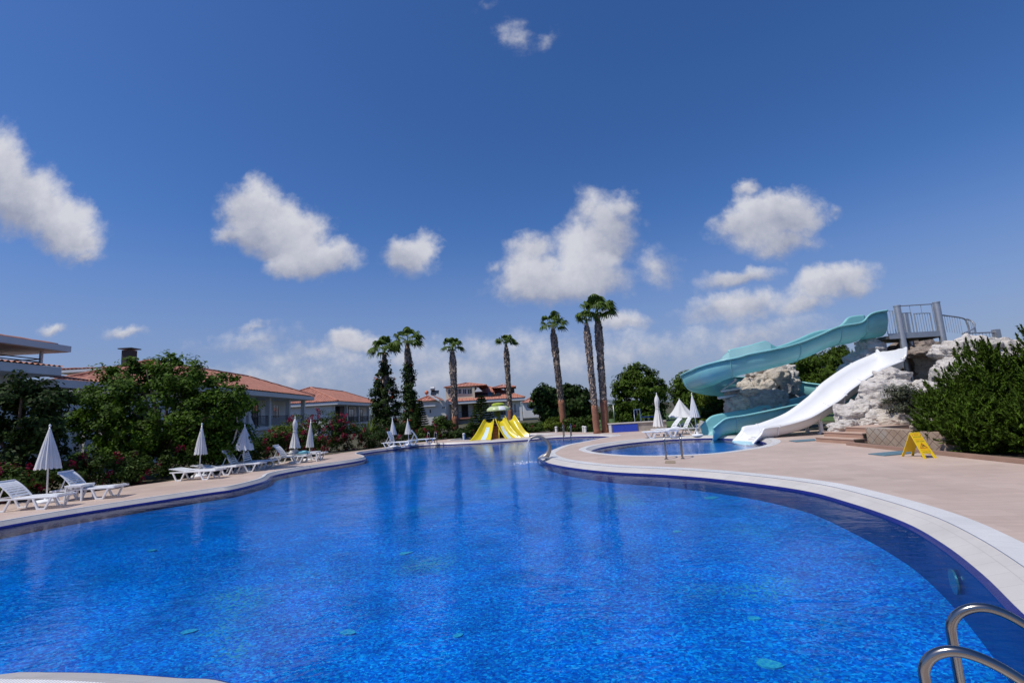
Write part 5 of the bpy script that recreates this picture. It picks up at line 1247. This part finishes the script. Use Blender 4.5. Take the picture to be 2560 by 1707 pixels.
r4 = thing('rock_outcrop', 'stacked craggy rock with grey dry waterfall face between the turquoise turns', 'rock', (13, 25.5, 0))
rk(r4, [(1925, 945, 25.6, 46, 22, .7, rk_tan, 1), (1890, 970, 25.4, 46, 26, .6, rk_tan, 1), (1900, 930, 26.0, 36, 16, .6, rk_white, 1), (1955, 960, 25.6, 24, 40, .6, rk_grey, 1), (1976, 955, 25.5, 18, 30, .4, rk_white, 1), (1912, 1018, 25.0, 58, 42, .6, rk_grey, 1), (1846, 1020, 25.1, 30, 34, .6, rk_tan, 1), (1872, 985, 25.2, 26, 20, .5, rk_tan, 1), (1965, 925, 26.2, 24, 14, .5, rk_white, 0), (1832, 995, 25.6, 18, 22, .5, rk_tan, 1), (1990, 1020, 25.8, 30, 40, .5, rk_grey, 1)])
r5 = thing('rock_outcrop', 'low grey rocks beside the single right umbrella at the pool rim', 'rock', (10, 25.3, 0))
rk(r5, [(1770, 1075, 25.6, 34, 22, .7, rk_grey, 0), (1806, 1068, 25.4, 28, 30, .6, rk_grey, 0), (1790, 1086, 25.0, 26, 12, .4, rk_white, 0), (1836, 1078, 25.2, 40, 24, .5, rk_grey, 0)])
# agave on top of the stacked rock
q = at(1866, 930, 25.2); t_ = thing('agave', 'grey green spiky agave on the stacked rock under the flume', 'plant', q); V = []; Fc = []
for k in range(26):
    a = random.uniform(0, 6.28); el = random.uniform(.3, 1.3); L = random.uniform(.4, .62); d = Vector((math.cos(a) * math.cos(el), math.sin(a) * math.cos(el), math.sin(el))); s_ = d.cross(Vector((0, 0, 1))).normalized() * .045; o = len(V); b0 = q - Vector((0, 0, .05))
    V += [b0 - s_ * .6, b0 + d * L * .5 - s_, b0 + d * L, b0 + d * L * .5 + s_]; Fc.append((o, o + 1, o + 2, o + 3))
np_mesh('leaves', np.array([tuple(v) for v in V]), np.array(Fc), leaf_olive, t_)

# ================================================================== steps, stone wall, kerb
terr = mat('terracotta_step_tile', (.36, .225, .165), .6, .12, 2.5, .1, 40); terr_top = mat('pink_travertine_tread', (.50, .36, .28), .6, .1, 2); dark_t = mat('dark_side_tile', (.045, .042, .036), .5, .2, 4)
S0, S1 = Vector((10.78, 17.95)), Vector((11.06, 16.35)); sdv = (S1 - S0).normalized(); upv = Vector((-sdv.y, sdv.x)); 
if upv.x < 0: upv = -upv
stp = thing('steps', 'three broad pinkish tiled steps leading up to the rock beside the white slide', 'steps', (11.2, 17.1, 0)); Ls = (S1 - S0).length; ang = math.atan2(sdv.y, sdv.x)
for i in range(3):
    d0 = i * .36; dep = 2.6 - d0; c_ = (S0 + S1) / 2 + upv * (d0 + dep / 2); z0_ = i * .17
    m_ = MB(); m_.box((c_.x, c_.y, z0_ + .07), (Ls, dep, .14), ang); m_.build('riser', terr, stp)
    m_ = MB(); c2 = c_ - upv * .012; m_.box((c2.x, c2.y, z0_ + .155), (Ls + .02, dep + .02, .03), ang); m_.build('tread', terr_top, stp)
    m_ = MB(); c3 = S1 + upv * (d0 + .2) + sdv * .008; m_.box((c3.x, c3.y, z0_ + .075), (.016, .34, .13), ang); m_.build('side_panel', dark_t, stp)
m_ = MB(); p4 = [G(2105, 1060, .53), G(2198, 1053, .53), G(2202, 1056.5, .53), G(2150, 1061, .53)]; 
c0 = sum(p4, Vector()) / 4; m_.prism([(p_.x, p_.y) for p_ in p4], .50, .545); tag(m_.build('splash_tray', blue_plain), 'bright blue tiled splash tray on top of the steps at the rock foot', 'tray')
# flag stone retaining wall with diagonal joints
def stone_wall_mat():
    m = bpy.data.materials.new('diagonal_stone'); m.use_nodes = True; t = NT(m.node_tree); out = t.n('ShaderNodeOutputMaterial'); p = t.n('ShaderNodeBsdfPrincipled', i_Roughness=.85); oc = t.n('ShaderNodeTexCoord').outputs['Object']
    s_ = t.n('ShaderNodeSeparateXYZ'); t.set(s_.inputs[0], oc); nz = t.m('MULTIPLY', t.m('SUBTRACT', t.noise(oc, 4, 3), .5), .06); a = t.m('ADD', t.m('ADD', s_.outputs[1], t.m('MULTIPLY', s_.outputs[2], 1.4)), nz); b = t.m('ADD', t.m('SUBTRACT', s_.outputs[1], t.m('MULTIPLY', s_.outputs[2], 1.4)), nz)
    ln = lambda x_: t.m('LESS_THAN', t.m('ABSOLUTE', t.m('SUBTRACT', t.m('FRACT', t.m('MULTIPLY', x_, 2.6)), .5)), .045)
    j = t.m('MAXIMUM', ln(a), ln(b)); n1 = t.rng(t.noise(oc, 3.5, 5, .65), .3, .7); c = t.mix(n1, (.30, .215, .15, 1), (.44, .34, .25, 1)); c = t.mix(t.rng(t.noise(oc, 1.1, 3), .55, .7, 0, .8), c, (.40, .38, .34, 1))
    t.set(p.inputs['Base Color'], t.mix(j, c, (.17, .11, .08, 1))); t.set(out.inputs[0], p.outputs[0]); return m
sw = thing('stone_wall', 'low tan retaining wall with diagonal stone joints beside the steps', 'wall', (11.3, 14.8, 0)); m_ = MB(); a, b_ = Vector((11.46, 16.30)), Vector((11.16, 13.0))
m_.beam((a.x + .2, a.y, .26), (b_.x + .2, b_.y, .26), .36, .52); m_.build('wall_body', stone_wall_mat(), sw)
m_ = MB(); m_.beam((10.80, 16.25, .045), (10.86, -4, .045), .16, .10); tag(m_.build('kerb', mat('brown_kerb_tile', (.30, .19, .14), .6, .12, 3)), kind='structure')
m_ = MB(); m_.add([(10.9, -4, .02), (60, -4, .02), (60, 16.5, .02), (11.0, 16.5, .02)], [(0, 1, 2, 3)]); tag(m_.build('soil', mat('dark_bed_soil', (.07, .05, .03), .95, .3, 3, .6, 20)), kind='structure')
# grates lying on the deck
gr_m = mat('blue_grey_plastic_grate', (.10, .19, .24), .5, .15, 30)
for pts_, lab in (([(2170, 1134.5), (2252, 1127), (2292, 1131.5), (2212, 1139)], 'flat blue grey foot mat on the deck behind the yellow sign'), ([(1972, 1101.5), (2036, 1097), (2040, 1101), (1990, 1104.5)], 'flat grey green mat on the deck left of the steps')):
    w = [G(x_, y_, .01) for x_, y_ in pts_]; m_ = MB(); m_.prism([(p_.x, p_.y) for p_ in w][::-1], .006, .022); tag(m_.build('foot_mat', gr_m), lab, 'mat', 'flat mats lying on the deck')

# ================================================================== yellow A frame sign
sg_y = mat('yellow_sign_plastic', (.72, .50, .012), .4, .05, 3); ink_k = mat('black_print', (.03, .025, .02), .6, .05); ink_r = mat('red_print', (.50, .05, .015), .6, .05); ink_o = mat('orange_print', (.75, .20, .015), .6, .05)
sx_, sy_ = 10.10, 12.62; SH = .60; SP = .34; SWd = .155
sg = thing('caution_sign', 'yellow folding A frame caution sign standing on the right deck', 'sign', (sx_, sy_, 0), R_(3))
def panel(sgn):
    """local: sgn -1 faces the camera side (-y)"""
    m_ = MB(); th = .018; yb = sgn * SP
    def q(u, v): return (u, yb * (1 - v) + sgn * .012 * v, SH * v)    # v 0 foot, 1 ridge
    def slab(u0, u1, v0, v1, w0=None):
        vs = []
        for d in (0, -th):
            for u, v in ((u0[0], v0), (u0[1], v0), (u1[1], v1), (u1[0], v1)): a = q(u, v); vs.append((a[0], a[1] + d * sgn * .9, a[2] + d * .45))
        m_.add(vs, [(0, 1, 2, 3), (7, 6, 5, 4), (0, 4, 5, 1), (1, 5, 6, 2), (2, 6, 7, 3), (3, 7, 4, 0)])
    slab((-SWd, SWd), (-SWd * .86, SWd * .86), .2, 1.0); slab((-SWd - .02, -SWd + .055), (-SWd, -SWd + .07), 0, .2); slab((SWd - .055, SWd + .02), (SWd - .07, SWd), 0, .2)
    return m_, q
for s in (-1, 1):
    m_, q = panel(s); m_.build('panel' , sg_y, sg, world=False, bevel=.004)
m_ = MB(); m_.tube([(-.13, 0, SH), (.13, 0, SH)], .018, 8); m_.build('hinge', sg_y, sg, world=False)
fpan, q = panel(-1); a0, a1 = Vector(q(0, 0)), Vector(q(0, 1)); updir = (a1 - a0).normalized(); nrm = Vector((1, 0, 0)).cross(updir).normalized()
def text(body, v, size, m_, width):
    cu = bpy.data.curves.new('lettering', 'FONT'); cu.body = body; cu.size = size; cu.align_x = 'CENTER'; cu.align_y = 'CENTER'
    o = bpy.data.objects.new('lettering', cu); me = bpy.data.meshes.new_from_object(o); bpy.data.objects.remove(o); me.materials.append(m_)
    xs_ = [p_.co.x for p_ in me.vertices]; k = width / (max(xs_) - min(xs_)); c = Vector(q(0, v)) + nrm * .004
    for p_ in me.vertices: w_ = c + Vector((1, 0, 0)) * (p_.co.x * k) + updir * (p_.co.y); p_.co = w_
    ob = bpy.data.objects.new('lettering', me); C.objects.link(ob); ob.parent = sg
text('DİKKAT', .93, .050, ink_r, .12); text('KAYGAN ZEMİN', .845, .034, ink_k, .22); text('CAUTION', .745, .046, ink_o, .20); text('WET FLOOR', .665, .034, ink_k, .22)
text('ACHTUNG', .33, .046, ink_o, .22); text('RUTSCHIG', .255, .034, ink_k, .20)
def deco(poly, m_, nm, off=.004):
    c = [Vector(q(u, v)) + nrm * off for u, v in poly]; mb = MB(); mb.add(c, [tuple(range(len(c)))]); mb.build(nm, m_, sg, world=False)
for u in (-.105, .105): deco([(u - .016, .905), (u + .016, .905), (u, .95)], ink_r, 'warning_triangle')
tri = [(-.105, .40), (.105, .40), (0, .61)]; tin = [(-.075, .42), (.075, .42), (0, .57)]
for i in range(3):
    j = (i + 1) % 3; deco([tri[i], tri[j], tin[j], tin[i]], ink_r, 'triangle_edge')
deco([(-.035, .435), (-.02, .43), (.012, .50), (.035, .455), (.045, .46), (.02, .53), (-.005, .525)], ink_k, 'slipping_figure', .006)

w = [G(x_, y_, .01) for x_, y_ in ((1662, 1157), (1688, 1157.5), (1688, 1151.5), (1664, 1151))]; m_ = MB(); m_.prism([(p_.x, p_.y) for p_ in w], .004, .014); tag(m_.build('deck_plate', mat('tan_cover_plate', (.30, .23, .15), .6, .15, 12)), 'small tan cover plate on the deck at the feet of the slide pool ladder', 'cover plate')
# ================================================================== conifers at right
def thuja(x, y, r, h, label, n=16000, spires=5, m_=None, size=.13, z0=0.0):
    n = int(n * 1.45)
    t_ = thing('thuja', label, 'conifer', (x, y, z0), group='dense conifers along the right kerb')
    bls = [((x, y, h * .36), (r, r, h * .38))]
    for k in range(spires):
        a = random.uniform(0, 6.28); rr_ = r * random.uniform(.1, .7); hh = h * random.uniform(.55, 1.0) if k else h
        bls.append(((x + rr_ * math.cos(a), y + rr_ * math.sin(a), hh * .62), (r * .42, r * .42, hh * .38)))
    tr = MB(); tr.tube([(x, y, z0), (x, y, h * .85)], [.09, .02], 8); tr.build('trunk', bark, t_)
    k_ = 340; cc, dd = clumps(bls, k_, (.72, 1.0)); ci = rng.integers(0, k_, n); L = rng.uniform(-.3, 1.0, n)
    ax = dd * .65 + np.array([0, 0, .8]) + unit(k_) * .25; ax /= np.linalg.norm(ax, axis=1, keepdims=True)
    tl = rng.uniform(.28, .50, k_)
    off = unit(n) * (.11 * (1.05 - np.clip(L, 0, 1)) * rng.uniform(.3, 1, n))[:, None]
    Pn = cc[ci] + ax[ci] * (L * tl[ci])[:, None] + off; Pn[:, 2] = np.maximum(Pn[:, 2], z0 + rng.uniform(0, .1, n))
    A = ax[ci] + off / .11 * .7 + unit(n) * .2; V, Fq = leafmesh(Pn, unit(n) + dd[ci] * .6, A, rng.uniform(.6, 1.3, n) * size, .26)
    np_mesh('foliage', V, Fq, m_ or leaf_thuja, t_)
thuja(12.05, 13.75, .75, 2.25, 'conifer with thin upright tip left of the others, behind the yellow sign', 15000, 4)
thuja(12.9, 13.1, .85, 2.75, 'tall conifer with feathery tips in front of the rock ridge', 18000, 5)
thuja(13.6, 12.5, .9, 3.25, 'tallest conifer at right, its spire reaching above the rock ridge', 20000, 4)
thuja(11.75, 12.6, .72, 1.35, 'low rounded conifer nearest the yellow sign', 14000, 3)
thuja(12.15, 11.4, .85, 1.75, 'big rounded conifer in front, overhanging the kerb', 22000, 4)
thuja(12.2, 10.3, .8, 1.9, 'conifer cut by the right picture edge, nearest the camera', 18000, 4)
thuja(13.5, 11.2, .9, 2.5, 'dark conifer behind the front ones at the right picture edge', 16000, 4)
# scrubby bush rooted on the rock
q = at(2265, 1000, 16.9); k = 16.9 / F; t_ = thing('scrub_bush', 'twiggy dull green bush growing out of the rock below the cave', 'bush', (q.x, 16.9, q.z - .9))
bls = [((q.x, 16.9, q.z), (52 * k, .5, 38 * k)), ((q.x - 25 * k, 16.8, q.z + 22 * k), (26 * k, .35, 24 * k)), ((q.x + 25 * k, 16.9, q.z + 12 * k), (28 * k, .35, 26 * k))]
crown('foliage', bls, 6500, .085, leaf_olive, t_, 130, .2, aspect=.35, shell=(.4, 1.05)); limbs('stem', (q.x, 16.9, q.z - .95), .05, [(q.x + random.uniform(-.6, .6), 16.9 + random.uniform(-.3, .2), q.z + random.uniform(-.2, .4)) for _ in range(9)], bark, t_, .3, 6)

# ================================================================== near ladder at the right edge, pool floor marks, pool lamp
nl = thing('pool_ladder', 'shiny steel ladder handrails at the lower right corner of the picture', 'pool ladder', (2.6, 2.2, 0))
L1 = G(2381, 1585, .52); Rr = G(2560, 1566, .60)
dv = Vector((Rr.x - L1.x, Rr.y - L1.y, 0)).normalized(); nv = Vector((-dv.y, dv.x, 0))
if nv.dot(Vector((L1.x, L1.y, 0))) > 0: nv = -nv            # towards the photographer
def on_plane(px, py, o):
    d = ray(px, py); k = nv.dot(o) / nv.dot(Vector((d.x, d.y, 0))); return Vector((d.x * k, d.y * k, EYE + d.z * k))
sh2 = nv * .46; leg_x = []
def tr_fit(uz):
    return ((uz[0][0] + uz[1][0]) / 2, uz[1][1]), max(uz, key=lambda p: p[1]), uz[-1]
for sft, tr in ((Vector(), ((2382, 1600), (2377, 1578), (2387, 1553), (2416, 1531), (2462, 1519), (2510, 1530), (2562, 1562))), (sh2, ((2303, 1707), (2318, 1670), (2347, 1643), (2396, 1628), (2450, 1640), (2508, 1668), (2562, 1706)))):
    o = Vector((L1.x, L1.y, 0)) + sft; q = [on_plane(px, py, o) for px, py in tr]; uz = [((p_ - o).dot(dv), p_.z) for p_ in q]
    (u0, z0), (ua, za), (ue, ze_) = tr_fit(uz); leg_x.append(o + dv * u0); pt = lambda u, z: Vector((o.x + dv.x * u, o.y + dv.y * u, z))
    h_ = min(.24, (ua - u0) * .95); base = [pt(u0, z) for z in (-.9, -.5, -.2, 0, .15, za - h_ - .08)] + [pt(ua - (ua - u0) * math.cos(a), za - h_ + h_ * math.sin(a)) for a in np.linspace(.0, math.pi / 2, 9)]
    base += [pt(ua + (ue - ua) * k, za - (za - ze_) * k ** 1.8) for k in (.15, .3, .45, .6, .75, .9, 1.0, 1.12, 1.25)]; eu, ez = ue + (ue - ua) * .3, za - (za - ze_) * 1.35 ** 1.8; base += [pt(eu, ez - .12), pt(eu + .01, ez - .3), pt(eu + .01, -.02)]
    m_ = MB(); m_.tube(catmull(base, 3), .0225, 20); m_.build('rail', steel, nl, smooth=True)
for z_ in (-.3, -.55): 
    m_ = MB(); m_.beam(Vector((leg_x[0].x, leg_x[0].y, z_)), Vector((leg_x[1].x, leg_x[1].y, z_)), .08, .025); m_.build('rung', steel, nl)
def in_wall(px, py):
    d = ray(px, py); t_ = .5
    while True:
        p_ = Vector((0, 0, EYE)) + d * t_
        if p_.z < -.1 and not inside(main_pool, p_.x, p_.y): return p_
        t_ += .02
        if t_ > 60: return None
p_ = in_wall(2402, 1455); i = min(range(len(main_pool)), key=lambda j: (main_pool[j] - p_.to_2d()).length); tg = (main_pool[(i + 2) % len(main_pool)] - main_pool[i - 2]).normalized(); nn = Vector((-tg.y, tg.x, 0))
pl = thing('pool_lamp', 'round underwater pool lamp on the shaded right pool wall', 'pool lamp', p_); tv = Vector((tg.x, tg.y, 0)); m_ = MB(); cpt = Vector((main_pool[i].x, main_pool[i].y, max(p_.z, -.6))) + nn * .045
vs = [cpt + tv * (.13 * math.cos(a)) + Vector((0, 0, .13 * math.sin(a))) for a in np.linspace(0, 6.2832, 25)[:-1]]; m_.add(vs + [v_ + nn * .02 for v_ in vs], [tuple(range(24)), tuple(range(47, 23, -1))] + [(a, (a + 1) % 24, 24 + (a + 1) % 24, 24 + a) for a in range(24)]); m_.build('lens', mat('pale_lamp_glass', (.07, .13, .18), .2, .05), pl)
gm = mat('pale_green_mosaic', (.10, .38, .36), .4, .5, 26, col2=(.01, .16, .48))
for j, (px, py, L, lab) in enumerate([(474, 1576, .30, 'pale green leaf mosaic on the pool floor at lower left'), (870, 1578, .34, 'pale green mosaic patch on the pool floor below the centre, left of the other'), (1145, 1586, .22, 'small pale mosaic patch on the pool floor, right of the larger central one'), (1886, 1543, .24, 'small pale green mosaic patch on the pool floor left of the shaded wall'), (1924, 1657, .42, 'largest pale green mosaic patch on the pool floor near the ladder'), (1780, 1243, .55, 'distant green mosaic streak on the pool floor near the right rim'), (1014, 1381, .38, 'olive green mosaic patch on the pool floor under the palm reflections'), (380, 1374, .32, 'thin bright mosaic patch on the pool floor at left, below the second umbrella'), (1693, 1327, .26, 'tiny pale mosaic patch on the pool floor right of the palm reflections')]):
    c_ = G(px, py, -.8)
    for _ in range(12): c_ = G(px, py, apparent_depth(c_.x, c_.y) + .012)
    random.seed(j); a0_ = random.uniform(-.5, .5); poly = []
    for a in np.linspace(0, 6.2832, 19)[:-1]:
        rr_ = 1 + .14 * random.uniform(-1, 1); L_ = L * .6; x_, y_ = L_ / 2 * math.cos(a) * rr_, L_ / 2 * .62 * math.sin(a) * rr_ * (1.1 - .25 * math.cos(a)); poly.append((c_.x + x_ * math.cos(a0_) - y_ * math.sin(a0_), c_.y + x_ * math.sin(a0_) + y_ * math.cos(a0_)))
    m_ = MB(); m_.prism(poly, c_.z - .03, c_.z); tag(m_.build('floor_mosaic', gm), lab, 'floor mosaic', 'pale mosaic patches on the pool floor')
